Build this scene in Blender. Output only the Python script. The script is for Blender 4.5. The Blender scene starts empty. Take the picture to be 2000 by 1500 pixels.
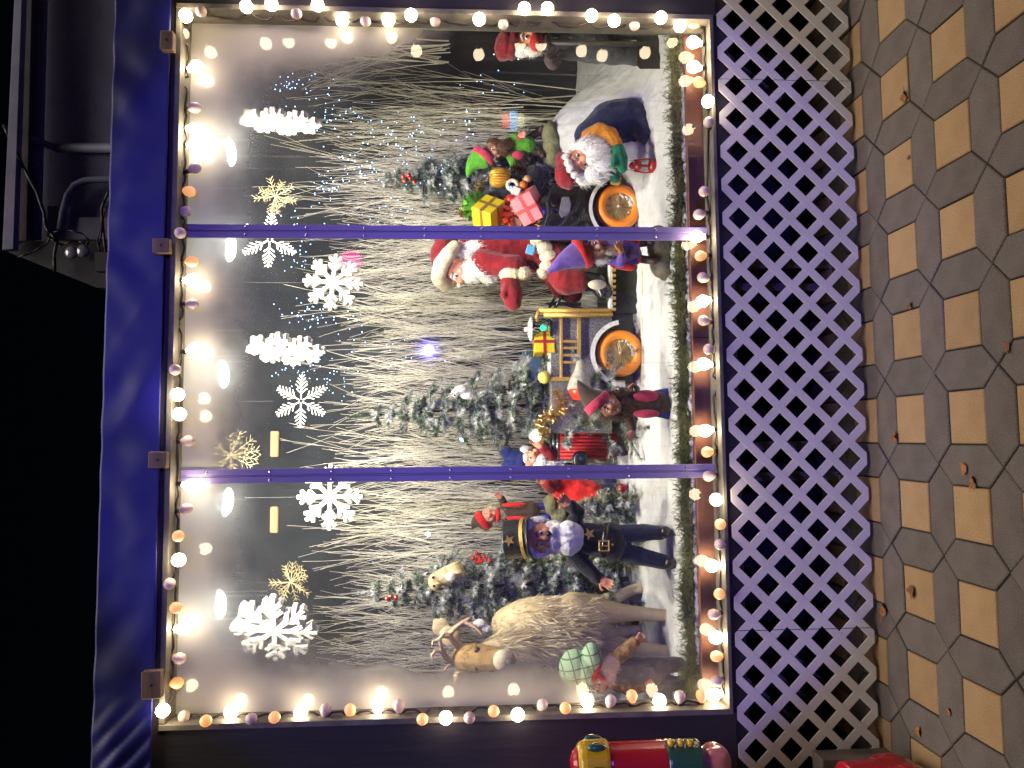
import bpy, math, random
from mathutils import Vector as V, Matrix, noise as mnoise, Quaternion

random.seed(11)
scene = bpy.context.scene
COL = scene.collection
PI = math.pi

# ------------------------------------------------------------------ camera
F = 1444.4            # focal length in photo pixels (2000 x 1500 photo)
DIST = 3.1            # camera to window plane
CAM = V((0.0, -DIST, 1.65))
ROT = Matrix(((-0.00873336, 0.99738994, -0.07167314),
              (-0.05328341, -0.07203821, -0.9959776),
              (-0.99854124, -0.00487925, 0.05377348)))
cam_data = bpy.data.cameras.new('camera')
cam_data.sensor_fit = 'HORIZONTAL'
cam_data.sensor_width = 36.0
cam_data.lens = F / 2000.0 * 36.0
cam_data.clip_start = 0.05
cam_data.clip_end = 500
cam = bpy.data.objects.new('camera', cam_data)
COL.objects.link(cam)
cam.matrix_world = Matrix.Translation(CAM) @ ROT.to_4x4()
scene.camera = cam

# ------------------------------------------------------------------ world, night
world = bpy.data.worlds.new('World')
scene.world = world
world.use_nodes = True
wn = world.node_tree.nodes
wl = world.node_tree.links
wn.clear()
wo = wn.new('ShaderNodeOutputWorld')
wb = wn.new('ShaderNodeBackground')
ws = wn.new('ShaderNodeTexSky')
ws.sky_type = 'NISHITA'
ws.sun_disc = False
SUN_EL, SUN_AZ = math.radians(70), math.radians(12)   # azimuth: to the right of straight behind the camera
ws.sun_elevation = SUN_EL
ws.sun_rotation = PI - SUN_AZ
wb.inputs['Strength'].default_value = 0.0004
wl.new(ws.outputs[0], wb.inputs[0])
wl.new(wb.outputs[0], wo.inputs[0])

# the plaza lighting overhead: one very soft, slightly warm source
sd = bpy.data.lights.new('plaza_light', 'SUN')
sd.energy = 2.3
sd.angle = math.radians(40)
sd.color = (1.0, 0.89, 0.79)
so = bpy.data.objects.new('plaza_light', sd)
COL.objects.link(so)
sdir = V((math.sin(SUN_AZ) * math.cos(SUN_EL), -math.cos(SUN_AZ) * math.cos(SUN_EL), math.sin(SUN_EL)))
so.rotation_euler = sdir.to_track_quat('Z', 'Y').to_euler()
so.location = sdir * 12

# the blue-violet coloured floodlight of the plaza that washes the booth front
bd = bpy.data.lights.new('blue_floodlight', 'SPOT')
bd.energy = 620
bd.color = (0.17, 0.135, 1.0)
bd.spot_size = math.radians(34)
bd.spot_blend = 0.18
bd.shadow_soft_size = 0.035
bo = bpy.data.objects.new('blue_floodlight', bd)
COL.objects.link(bo)
bo.location = (1.10, -6.2, 2.20)
bo.rotation_euler = (V((0.36, 0, 1.58)) - V(bo.location)).to_track_quat('-Z', 'Y').to_euler()

scene.view_settings.view_transform = 'Standard'
scene.view_settings.look = 'None'
scene.view_settings.exposure = 0.0
scene.view_settings.gamma = 1.0
scene.view_settings.use_curve_mapping = False
scene.render.engine = 'CYCLES'
scene.cycles.use_denoising = True
scene.cycles.use_light_tree = True
scene.cycles.use_adaptive_sampling = True
scene.cycles.adaptive_threshold = 0.02
scene.cycles.max_bounces = 5
scene.cycles.diffuse_bounces = 2
scene.cycles.glossy_bounces = 2
scene.cycles.transmission_bounces = 6
scene.cycles.transparent_max_bounces = 14
scene.cycles.sample_clamp_indirect = 4.0
scene.cycles.caustics_reflective = False
scene.cycles.caustics_refractive = False


def P(x, y, Y):
    """photo pixel -> world point at depth plane Y"""
    d = ROT @ V((x - 1000.0, -(y - 750.0), -F))
    return CAM + d * ((Y - CAM.y) / d.y)


def G(x, y, z=0.0):
    """photo pixel -> world point at height z"""
    d = ROT @ V((x - 1000.0, -(y - 750.0), -F))
    return CAM + d * ((z - CAM.z) / d.z)


class K:
    """pixel frame at a depth; third coordinate is depth offset in pixels, away from the camera"""
    def __init__(s, Y):
        s.Y = Y
        s.m = (Y + DIST) / F

    def __call__(s, x, y, d=0.0):
        return P(x, y, s.Y + d * s.m)


# ------------------------------------------------------------------ materials
MATS = {}


def nodes_of(m):
    m.use_nodes = True
    return m.node_tree.nodes, m.node_tree.links


def mat(name, c1, c2=None, rough=0.6, metal=0.0, nscale=20.0, bump=0.0, bscale=80.0, stretch=None,
        spec=0.5, rnd=0.0, coat=0.0, sheen=0.0, island=False, lo=0.35, hi=0.65, sss=0.0, speck=0.0, sscale=380.0):
    """principled material, colour varied by noise between c1 and c2, optional bump"""
    if name in MATS:
        return MATS[name]
    m = bpy.data.materials.new(name)
    N, L = nodes_of(m)
    b = N['Principled BSDF']
    b.inputs['Roughness'].default_value = rough
    b.inputs['Metallic'].default_value = metal
    b.inputs['Specular IOR Level'].default_value = spec
    b.inputs['Coat Weight'].default_value = coat
    b.inputs['Sheen Weight'].default_value = sheen
    if sss:
        b.inputs['Subsurface Weight'].default_value = sss
        b.inputs['Subsurface Radius'].default_value = (0.02, 0.01, 0.006)
        b.inputs['Subsurface Scale'].default_value = 0.3
    tc = N.new('ShaderNodeTexCoord')
    vec = tc.outputs['Object']
    if stretch:
        mp = N.new('ShaderNodeMapping')
        mp.inputs['Scale'].default_value = stretch
        L.new(vec, mp.inputs[0])
        vec = mp.outputs[0]
    c2 = c2 or tuple(min(1, x * 0.75) for x in c1)
    n = N.new('ShaderNodeTexNoise')
    n.inputs['Scale'].default_value = nscale
    n.inputs['Detail'].default_value = 5
    L.new(vec, n.inputs['Vector'])
    r = N.new('ShaderNodeMapRange')
    r.inputs[1].default_value = lo
    r.inputs[2].default_value = hi
    L.new(n.outputs[0], r.inputs[0])
    fac = r.outputs[0]
    if island:
        g = N.new('ShaderNodeNewGeometry')
        ad = N.new('ShaderNodeMath')
        ad.operation = 'ADD'
        mu = N.new('ShaderNodeMath')
        mu.operation = 'MULTIPLY_ADD'
        mu.inputs[1].default_value = 1.1
        mu.inputs[2].default_value = -0.55
        L.new(g.outputs['Random Per Island'], mu.inputs[0])
        L.new(fac, ad.inputs[0])
        L.new(mu.outputs[0], ad.inputs[1])
        ad.use_clamp = True
        fac = ad.outputs[0]
    mx = N.new('ShaderNodeMix')
    mx.data_type = 'RGBA'
    mx.inputs[6].default_value = (*c1, 1)
    mx.inputs[7].default_value = (*c2, 1)
    L.new(fac, mx.inputs[0])
    out = mx.outputs[2]
    if rnd:
        oi = N.new('ShaderNodeObjectInfo')
        rr = N.new('ShaderNodeMapRange')
        rr.inputs[3].default_value = 1 - rnd
        rr.inputs[4].default_value = 1 + rnd
        L.new(oi.outputs['Random'], rr.inputs[0])
        hs = N.new('ShaderNodeHueSaturation')
        L.new(rr.outputs[0], hs.inputs['Value'])
        L.new(out, hs.inputs['Color'])
        out = hs.outputs[0]
    if speck:
        n3 = N.new('ShaderNodeTexNoise')
        n3.inputs['Scale'].default_value = sscale
        n3.inputs['Detail'].default_value = 3
        L.new(vec, n3.inputs['Vector'])
        r3 = N.new('ShaderNodeMapRange')
        r3.inputs[1].default_value = 0.3
        r3.inputs[2].default_value = 0.7
        r3.inputs[3].default_value = 1 - speck
        r3.inputs[4].default_value = 1 + speck
        L.new(n3.outputs[0], r3.inputs[0])
        h3 = N.new('ShaderNodeHueSaturation')
        L.new(r3.outputs[0], h3.inputs['Value'])
        L.new(out, h3.inputs['Color'])
        out = h3.outputs[0]
    L.new(out, b.inputs['Base Color'])
    if bump:
        n2 = N.new('ShaderNodeTexNoise')
        n2.inputs['Scale'].default_value = bscale
        n2.inputs['Detail'].default_value = 6
        L.new(vec, n2.inputs['Vector'])
        bp = N.new('ShaderNodeBump')
        bp.inputs['Strength'].default_value = bump
        bp.inputs['Distance'].default_value = 0.01
        L.new(n2.outputs[0], bp.inputs['Height'])
        L.new(bp.outputs[0], b.inputs['Normal'])
    MATS[name] = m
    return m


def emit(name, c, s, base=None, sample=True):
    if name in MATS:
        return MATS[name]
    m = bpy.data.materials.new(name)
    N, L = nodes_of(m)
    b = N['Principled BSDF']
    b.inputs['Base Color'].default_value = (*(base or c), 1)
    b.inputs['Emission Color'].default_value = (*c, 1)
    b.inputs['Emission Strength'].default_value = s
    b.inputs['Roughness'].default_value = 0.3
    if not sample:
        m.cycles.emission_sampling = 'NONE'
    MATS[name] = m
    return m


# ------------------------------------------------------------------ mesh helpers
class MB:
    def __init__(s):
        s.v = []
        s.f = []

    def add(s, vs, fs):
        o = len(s.v)
        s.v += [V(x) for x in vs]
        s.f += [tuple(i + o for i in f) for f in fs]

    def box(s, c, size, rot=None):
        hx, hy, hz = size[0] / 2, size[1] / 2, size[2] / 2
        vs = [V((x, y, z)) for x in (-hx, hx) for y in (-hy, hy) for z in (-hz, hz)]
        if rot:
            vs = [rot @ v for v in vs]
        c = V(c)
        s.add([c + v for v in vs], [(0, 1, 3, 2), (4, 6, 7, 5), (0, 4, 5, 1), (2, 3, 7, 6), (0, 2, 6, 4), (1, 5, 7, 3)])
        return s

    def span(s, x0, x1, y0, y1, z0, z1):
        return s.box(((x0 + x1) / 2, (y0 + y1) / 2, (z0 + z1) / 2), (abs(x1 - x0), abs(y1 - y0), abs(z1 - z0)))

    def bbox(s, c, size, rot=None, bv=0.006):
        """box with chamfered edges (all twelve)"""
        h = [x / 2 for x in size]
        b = min(bv, min(h) * 0.6)
        vs = []
        idx = {}
        for sx in (-1, 1):
            for sy in (-1, 1):
                for sz in (-1, 1):
                    for ax in range(3):
                        p = [sx * (h[0] - b), sy * (h[1] - b), sz * (h[2] - b)]
                        p[ax] = (sx, sy, sz)[ax] * h[ax]
                        idx[(sx, sy, sz, ax)] = len(vs)
                        vs.append(V(p))
        fs = []
        for ax in range(3):
            a, c2 = [(1, 2), (2, 0), (0, 1)][ax]
            for sg in (-1, 1):
                loop = []
                for (i, j) in ((-1, -1), (1, -1), (1, 1), (-1, 1)):
                    k = [0, 0, 0]
                    k[ax] = sg
                    k[a] = i
                    k[c2] = j
                    loop.append(idx[(*k, ax)])
                fs.append(tuple(loop if sg > 0 else loop[::-1]))
        for ax in range(3):
            a, c2 = [(1, 2), (2, 0), (0, 1)][ax]
            for i in (-1, 1):
                for j in (-1, 1):
                    k0 = [0, 0, 0]
                    k1 = [0, 0, 0]
                    k0[ax], k1[ax] = -1, 1
                    k0[a] = k1[a] = i
                    k0[c2] = k1[c2] = j
                    fs.append((idx[(*k0, a)], idx[(*k1, a)], idx[(*k1, c2)], idx[(*k0, c2)]))
        for sx in (-1, 1):
            for sy in (-1, 1):
                for sz in (-1, 1):
                    fs.append(tuple(idx[(sx, sy, sz, ax)] for ax in range(3)))
        if rot:
            vs = [rot @ v for v in vs]
        c = V(c)
        s.add([c + v for v in vs], fs)
        return s

    def tube(s, pts, rads, n=10, cap=True):
        pts = [V(p) for p in pts]
        if not isinstance(rads, (list, tuple)):
            rads = [rads] * len(pts)
        vs = []
        up = None
        for i, p in enumerate(pts):
            t = (pts[min(i + 1, len(pts) - 1)] - pts[max(i - 1, 0)])
            if t.length < 1e-9:
                t = V((0, 0, 1))
            t.normalize()
            if up is None:
                up = V((0, 0, 1)) if abs(t.z) < 0.8 else V((1, 0, 0))
            a = t.cross(up)
            if a.length < 1e-6:
                a = t.orthogonal()
            a.normalize()
            b = a.cross(t)
            up = b
            for k in range(n):
                th = 2 * PI * k / n
                vs.append(p + (a * math.cos(th) + b * math.sin(th)) * rads[i])
        fs = []
        for i in range(len(pts) - 1):
            for k in range(n):
                k2 = (k + 1) % n
                fs.append((i * n + k, i * n + k2, (i + 1) * n + k2, (i + 1) * n + k))
        if cap:
            fs.append(tuple(range(n))[::-1])
            fs.append(tuple(range((len(pts) - 1) * n, len(pts) * n)))
        s.add(vs, fs)
        return s

    def ball(s, c, r, n=14, m=9, rot=None):
        if not isinstance(r, (list, tuple)):
            r = (r, r, r)
        c = V(c)
        vs = [V((0, 0, r[2]))]
        for j in range(1, m):
            ph = PI * j / m
            for k in range(n):
                th = 2 * PI * k / n
                vs.append(V((r[0] * math.sin(ph) * math.cos(th), r[1] * math.sin(ph) * math.sin(th), r[2] * math.cos(ph))))
        vs.append(V((0, 0, -r[2])))
        if rot:
            vs = [rot @ v for v in vs]
        fs = []
        for k in range(n):
            fs.append((0, 1 + k, 1 + (k + 1) % n))
        for j in range(m - 2):
            for k in range(n):
                a = 1 + j * n + k
                b = 1 + j * n + (k + 1) % n
                fs.append((a, a + n, b + n, b))
        e = len(vs) - 1
        for k in range(n):
            fs.append((e, 1 + (m - 2) * n + (k + 1) % n, 1 + (m - 2) * n + k))
        s.add([c + v for v in vs], fs)
        return s

    def cap_chain(s, pts, n=10):
        """chain of (point, radius) as round capsules (closed pieces, to be remeshed)"""
        for p, r in pts:
            s.ball(p, r, n, 7)
        for (p, r), (q, r2) in zip(pts, pts[1:]):
            if (V(q) - V(p)).length > 1e-5:
                s.tube([p, q], [r, r2], n)
        return s

    def lathe(s, prof, c=(0, 0, 0), n=24, rot=None):
        """profile of (radius, z), closed at both ends when radius is 0"""
        c = V(c)
        vs = []
        for r, z in prof:
            for k in range(n):
                th = 2 * PI * k / n
                vs.append(V((r * math.cos(th), r * math.sin(th), z)))
        if rot:
            vs = [rot @ v for v in vs]
        fs = []
        for i in range(len(prof) - 1):
            for k in range(n):
                k2 = (k + 1) % n
                fs.append((i * n + k, i * n + k2, (i + 1) * n + k2, (i + 1) * n + k))
        fs.append(tuple(range(n))[::-1])
        fs.append(tuple(range((len(prof) - 1) * n, len(prof) * n)))
        s.add([c + v for v in vs], fs)
        return s

    def prism(s, pts, off):
        """polygon (list of points) extruded by vector off"""
        pts = [V(p) for p in pts]
        n = len(pts)
        off = V(off)
        s.add(pts + [p + off for p in pts],
              [tuple(range(n)), tuple(range(2 * n - 1, n - 1, -1))] +
              [(i, i + n, (i + 1) % n + n, (i + 1) % n) for i in range(n)])
        return s

    def torus(s, c, R, r, n=40, m=14, rot=None, sq=1.0):
        vs = []
        for i in range(n):
            a = 2 * PI * i / n
            for j in range(m):
                b = 2 * PI * j / m
                q = R + r * math.cos(b)
                vs.append(V((q * math.cos(a), q * math.sin(a), r * sq * math.sin(b))))
        if rot:
            vs = [rot @ v for v in vs]
        fs = [(i * m + j, ((i + 1) % n) * m + j, ((i + 1) % n) * m + (j + 1) % m, i * m + (j + 1) % m)
              for i in range(n) for j in range(m)]
        c = V(c)
        s.add([c + v for v in vs], fs)
        return s

    def strand(s, p, d, l, w, droop=0.0, seg=2, side=None):
        """thin tapering blade"""
        p = V(p)
        d = V(d).normalized()
        sd = side or d.orthogonal().normalized()
        if side is None:
            sd = Quaternion(d, random.uniform(0, 2 * PI)) @ sd
        o = len(s.v)
        q = p.copy()
        for i in range(seg):
            ww = w * (1 - 0.75 * i / seg)
            s.v += [q - sd * ww, q + sd * ww]
            q = q + d * (l / seg)
            d = (d + V((0, 0, -droop / seg))).normalized()
        s.v.append(q)
        for i in range(seg - 1):
            s.f.append((o + 2 * i, o + 2 * i + 1, o + 2 * i + 3, o + 2 * i + 2))
        s.f.append((o + 2 * seg - 2, o + 2 * seg - 1, o + 2 * seg))
        return s

    def mesh(s, name, off=V((0, 0, 0))):
        me = bpy.data.meshes.new(name)
        me.from_pydata([tuple(v - off) for v in s.v], [], s.f)
        me.update()
        return me


WL = {}   # world location of every root


def link(name, data, parent=None):
    o = bpy.data.objects.new(name, data)
    COL.objects.link(o)
    if parent is not None:
        o.parent = parent
    return o


def root(name, loc, label, cat, group=None, kind=None):
    o = link(name, None)
    o.location = loc
    o.empty_display_size = 0.05
    WL[o.name] = V(loc)
    tag(o, label, cat, group, kind)
    return o


def tag(o, label=None, cat=None, group=None, kind=None):
    if label:
        o['label'] = label
    if cat:
        o['category'] = cat
    if group:
        o['group'] = group
    if kind:
        o['kind'] = kind
    return o


def build(mb, name, m, parent=None, smooth=False, remesh=0, sm=0, bevel=0, sub=0, loc=None, disp=None):
    """mesh in world coordinates -> object; parts are stored relative to their thing"""
    if parent is not None:
        top = parent
        while top.parent is not None:
            top = top.parent
        off = WL[top.name]
    else:
        off = V(loc) if loc is not None else V((0, 0, 0))
    me = mb.mesh(name, off)
    o = link(name, me, parent)
    if parent is None:
        o.location = off
        WL[o.name] = off.copy()
    if m:
        me.materials.append(m)
    if remesh:
        md = o.modifiers.new('remesh', 'REMESH')
        md.mode = 'VOXEL'
        md.voxel_size = remesh
        md.use_smooth_shade = True
        if sm:
            ms = o.modifiers.new('smooth', 'SMOOTH')
            ms.iterations = sm
            ms.factor = 0.5
        if disp:
            tx = bpy.data.textures.get('wrinkle%d' % int(disp[1] * 1000)) or bpy.data.textures.new('wrinkle%d' % int(disp[1] * 1000), 'CLOUDS')
            tx.noise_scale = disp[1]
            dm = o.modifiers.new('wrinkle', 'DISPLACE')
            dm.texture = tx
            dm.strength = disp[0]
            dm.mid_level = 0.5
    elif smooth:
        for p in me.polygons:
            p.use_smooth = True
    if bevel:
        bm = o.modifiers.new('bevel', 'BEVEL')
        bm.width = bevel
        bm.segments = 2
        bm.limit_method = 'ANGLE'
    if sub:
        sb = o.modifiers.new('sub', 'SUBSURF')
        sb.levels = sb.render_levels = sub
    return o


def one(mb, name, m, label, cat, group=None, loc=None, **kw):
    """a thing that is one mesh"""
    if loc is None:
        xs = [v.x for v in mb.v]
        ys = [v.y for v in mb.v]
        loc = V(((min(xs) + max(xs)) / 2, (min(ys) + max(ys)) / 2, min(v.z for v in mb.v)))
    return tag(build(mb, name, m, loc=loc, **kw), label, cat, group)


def flesh(name, m, parent, k, items, vox=0.005, sm=3, disp=None):
    """items in pixels: a list of (x, y, d, r) is a chain; ('e', x, y, d, rx, ry, rd[, tilt]) an ellipsoid
    (rx along world height, ry along world width, rd in depth; tilt turns it in the picture plane)"""
    b = MB()
    for it in items:
        if isinstance(it, list):
            b.cap_chain([(k(x, y, d), r * k.m) for x, y, d, r in it])
        else:
            _, x, y, d, rx, ry, rd = it[:7]
            rot = Matrix.Rotation(math.radians(it[7]), 3, 'Y') if len(it) > 7 else None
            b.ball(k(x, y, d), (ry * k.m, rd * k.m, rx * k.m), 16, 10, rot)
    return build(b, name, m, parent, remesh=vox, sm=sm, disp=disp)


# ------------------------------------------------------------------ palette
M_SKIN = mat('painted_skin', (0.62, 0.27, 0.17), (0.52, 0.20, 0.12), 0.45, nscale=30, bump=0.1, bscale=60)
M_SKIN2 = mat('tan_latex_skin', (0.36, 0.16, 0.09), (0.24, 0.10, 0.06), 0.5, nscale=40, bump=0.35, bscale=70)
M_WHITEHAIR = mat('white_fleece', (0.86, 0.84, 0.79), (0.76, 0.74, 0.69), 0.95, nscale=40, bump=0.3, bscale=120, spec=0.1)
M_CREAM = mat('cream_plush', (0.72, 0.64, 0.47), (0.60, 0.52, 0.36), 0.95, nscale=50, bump=0.6, bscale=160, spec=0.1)
M_BROWNHAIR = mat('brown_hair', (0.11, 0.055, 0.03), (0.06, 0.03, 0.018), 0.6, nscale=60, bump=0.4, bscale=140, spec=0.3)
M_GREYHAIR = mat('grey_hair', (0.40, 0.35, 0.26), (0.25, 0.21, 0.15), 0.8, nscale=60, bump=0.4, bscale=140, spec=0.2)


def fabric(name, c, dark=0.65, **kw):
    a = dict(rough=0.9, nscale=26, bump=0.45, bscale=38, spec=0.15, sheen=0.2)
    a.update(kw)
    return mat(name, c, tuple(x * dark for x in c), **a)


M_BLACKCLOTH = fabric('black_wool', (0.022, 0.025, 0.035))
M_NAVY = fabric('navy_cloth', (0.018, 0.024, 0.07))
M_REDCLOTH = fabric('dark_red_velvet', (0.22, 0.012, 0.02), 0.6, bscale=28)
M_BRIGHTRED = fabric('bright_red_cloth', (0.62, 0.02, 0.02))
M_PURPLE = fabric('purple_felt', (0.18, 0.10, 0.42))
M_PINKRED = fabric('raspberry_felt', (0.55, 0.045, 0.10))
M_BROWNCLOTH = fabric('brown_felt', (0.065, 0.04, 0.03))
M_ROYAL = fabric('royal_blue_cloth', (0.03, 0.035, 0.25))
M_GREENFELT = fabric('bright_green_felt', (0.10, 0.36, 0.03))
M_DKGREEN = fabric('dark_green_knit', (0.01, 0.15, 0.075))
M_ORANGECLOTH = fabric('mustard_cloth', (0.52, 0.20, 0.02))
M_GREYCLOTH = fabric('grey_denim', (0.14, 0.12, 0.125))
M_DENIM = fabric('dark_grey_trouser_cloth', (0.055, 0.065, 0.075))
M_BOOT = mat('brown_boot_leather', (0.05, 0.028, 0.02), (0.03, 0.016, 0.012), 0.55, bump=0.4, bscale=50)
M_BLACK = mat('black_gloss', (0.008, 0.008, 0.010), (0.015, 0.015, 0.017), 0.25, nscale=8)
M_BLACKMATT = mat('black_paint', (0.010, 0.010, 0.012), (0.018, 0.018, 0.02), 0.6, nscale=10)
M_GOLD = mat('gold_glitter', (0.66, 0.42, 0.10), (0.50, 0.32, 0.10), 0.35, 0.65, nscale=90, bump=0.4, bscale=300)
M_EYEWHITE = mat('eye_white', (0.8, 0.78, 0.72), (0.75, 0.7, 0.66), 0.2)
M_PUPIL = mat('eye_pupil', (0.012, 0.01, 0.008), (0.02, 0.015, 0.01), 0.1)
M_LIP = mat('lip_paint', (0.40, 0.05, 0.05), (0.3, 0.03, 0.03), 0.4)

# ================================================================== the ground
M_SOIL = mat('dark_joint_sand', (0.030, 0.022, 0.016), (0.018, 0.013, 0.010), 0.95, nscale=60, bump=0.5, bscale=200)
M_PGREY = mat('grey_concrete_paver', (0.118, 0.101, 0.095), (0.096, 0.082, 0.076), 0.95, nscale=9, bump=0.35, bscale=260, spec=0.12, rnd=0.08, speck=0.34, sscale=260)
M_PTAN = mat('tan_concrete_paver', (0.295, 0.195, 0.108), (0.255, 0.166, 0.090), 0.95, nscale=8, bump=0.35, bscale=260, spec=0.12, rnd=0.07, speck=0.26, sscale=260)

g = MB()
g.add([(-60, -60, -0.03), (60, -60, -0.03), (60, 60, -0.03), (-60, 60, -0.03)], [(0, 1, 2, 3)])
tag(build(g, 'ground', M_SOIL), kind='structure')
g = MB()
g.add([(-5, -4.5, -0.012), (5.2, -4.5, -0.012), (5.2, 0.6, -0.012), (-5, 0.6, -0.012)], [(0, 1, 2, 3)])
PAVE = tag(build(g, 'pavement', M_SOIL, loc=(0, 0, -0.012)), kind='structure')

PP, PW = 0.3225, 0.140      # pitch of the paving pattern, width of the grey hexagons
PA = PP - PW


def paver_mesh(name, pts, m):
    """chamfered paving block, top at z = 0"""
    gap, ch, ht = 0.0026, 0.0048, 0.045
    n = len(pts)

    def inset(d):
        out = []
        for i in range(n):
            a, b, c = V(pts[i - 1]), V(pts[i]), V(pts[(i + 1) % n])
            e1 = (b - a).normalized()
            e2 = (c - b).normalized()
            n1 = V((-e1.y, e1.x))
            n2 = V((-e2.y, e2.x))
            q = (n1 + n2) / (1 + n1.dot(n2))
            out.append(b + q * d)
        return out
    rings = [(inset(gap), -ht), (inset(gap), -ch), (inset(gap + ch * 0.45), -ch * 0.3), (inset(gap + ch * 1.2), 0.0)]
    vs = [(p.x, p.y, z) for r, z in rings for p in r]
    fs = []
    for j in range(3):
        for i in range(n):
            fs.append((j * n + i, j * n + (i + 1) % n, (j + 1) * n + (i + 1) % n, (j + 1) * n + i))
    fs.append(tuple(range(3 * n, 4 * n)))
    me = bpy.data.meshes.new(name)
    me.from_pydata(vs, [], fs)
    me.materials.append(m)
    me.update()
    return me


hw = PW / 2
HEXH = [(0, 0), (hw, -hw), (PP - hw, -hw), (PP, 0), (PP - hw, hw), (hw, hw)]
HEXV = [(0, 0), (hw, hw), (hw, PP - hw), (0, PP), (-hw, PP - hw), (-hw, hw)]
SQ = [(hw, hw), (PP - hw, hw), (PP - hw, PP - hw), (hw, PP - hw)]


def cen(pts):
    c = V((sum(p[0] for p in pts) / len(pts), sum(p[1] for p in pts) / len(pts)))
    return c, [tuple(V(p) - c) for p in pts]


KINDS = []
for nm, pts, m in (('hexagon_paver', HEXH, M_PGREY), ('hexagon_paver', HEXV, M_PGREY), ('square_paver', SQ, M_PTAN)):
    c, loc = cen(pts)
    KINDS.append((nm, c, loc, paver_mesh(nm, loc, m), m))
rest = {}
for i in range(-12, 13):
    for j in range(-11, 3):
        for nm, c, loc, me, m in KINDS:
            x = 0.215 + i * PP + c.x
            y = -0.548 + j * PP + c.y
            dz = random.uniform(-0.003, 0.003)
            if -1.75 < x < 2.2 and -1.6 < y < 0.05:
                o = link(nm, me, PAVE)
                o.location = (x, y, 0.012 + dz)
                o.rotation_euler = (random.uniform(-0.008, 0.008), random.uniform(-0.008, 0.008), random.uniform(-0.006, 0.006))
            elif y < 0.45:
                r = rest.setdefault(nm, (MB(), m))[0]
                vs = [v.co for v in me.vertices]
                r.add([(v.x + x, v.y + y, v.z + dz) for v in vs], [tuple(p.vertices) for p in me.polygons])
for nm, (b, m) in rest.items():
    o = build(b, nm + '_field', m, PAVE)
    o['kind'] = 'stuff'

# fallen leaves
M_LEAF = mat('dry_leaf', (0.26, 0.11, 0.035), (0.14, 0.05, 0.02), 0.7, nscale=40, rnd=0.35, bump=0.3)
LEAFLAB = {188: 'pale curled leaf on a tan paver below the right end lattice', 855: 'orange-brown leaf at the corner of a tan paver below the middle lattice', 915: 'brown leaf on a grey hexagon, upper of a close pair', 942: 'brown leaf on a joint, lower of a close pair',
           1155: 'crumpled leaf on a tan paver below the left lattice', 1189: 'large brown leaf tight against the lattice base', 680: 'brown leaf lying on a paver joint nearest the viewer', 1428: 'small leaf on a hexagon near the red boot'}
for (x, y, s) in ((1768, 188, 1.3), (1775, 307, .5), (1779, 597, .8), (1750, 855, 1.2), (1884, 915, 1.2), (1902, 942, 1.2),
                  (1968, 680, 1.0), (1782, 1155, 1.4), (1727, 1189, 1.5), (1796, 1428, 1.0), (1855, 1390, .8)):
    p = G(x, y, 0.004)
    a0 = random.uniform(0, 6.28)
    n = 15
    rim = []
    for i in range(n):
        a = 2 * PI * i / n
        r = 0.017 * s * (0.62 + 0.55 * abs(math.cos(2.5 * a)) ** 0.8) * random.uniform(0.85, 1.15)
        z = 0.004 + 0.010 * s * max(0, math.cos(a * 2 + 1)) * random.uniform(0.4, 1)
        rim.append(V((r * math.cos(a + a0), 0.7 * r * math.sin(a + a0), z)))
    b = MB()
    b.add([p + V((0, 0, 0.003))] + [p + q for q in rim], [(0, 1 + i, 1 + (i + 1) % n) for i in range(n)])
    b.add([p + V((0, 0, 0.0018))] + [p + q - V((0, 0, 0.0012)) for q in rim], [(0, 1 + (i + 1) % n, 1 + i) for i in range(n)])
    b.tube([p, p + rim[0] * 1.1 + V((0, 0, 0.002)), p + rim[0] * 1.7], [0.0012 * s, 0.001 * s, 0.0006 * s], 5)
    one(b, 'fallen_leaf', M_LEAF, LEAFLAB.get(y, 'tiny dry leaf scrap lying on the pavers'), 'leaf', 'dry leaves scattered on the pavers')

# ================================================================== the booth
WX0, WX1, WZ0, WZ1 = -1.112, 1.794, 0.614, 2.858     # window opening
YF = -0.10                                            # facade plane
BACK = 1.66
IX0, IX1 = -1.92, 2.72                                # inside of the booth is wider than its window
M_BOARD = mat('dark_painted_board', (0.020, 0.020, 0.026), (0.034, 0.030, 0.036), 0.42, nscale=6, bump=0.25, bscale=30, stretch=(1, 1, 0.15))
M_TRIM = mat('grey_weathered_trim', (0.15, 0.14, 0.12), (0.09, 0.085, 0.07), 0.55, nscale=14, bump=0.2, bscale=60)
M_WALLIN = mat('navy_painted_plywood', (0.013, 0.018, 0.025), (0.026, 0.033, 0.040), 0.55, nscale=5, bump=0.2, bscale=30, stretch=(1, 1, 0.2))
M_REDWOOD = mat('reddish_sill_wood', (0.24, 0.085, 0.04), (0.15, 0.048, 0.026), 0.55, nscale=8, bump=0.3, bscale=40, stretch=(0.12, 1, 1))
M_MULL = mat('violet_painted_aluminium', (0.22, 0.19, 0.40), (0.19, 0.16, 0.36), 0.35, 0.15, nscale=12, stretch=(1, 1, 0.1))
M_SCREW = mat('screw_steel', (0.65, 0.65, 0.65), (0.5, 0.5, 0.5), 0.25, 1.0)
M_PALEWOOD = mat('pale_pine', (0.52, 0.36, 0.18), (0.40, 0.26, 0.12), 0.6, nscale=8, bump=0.15, bscale=40, stretch=(0.15, 1, 1))

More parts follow.
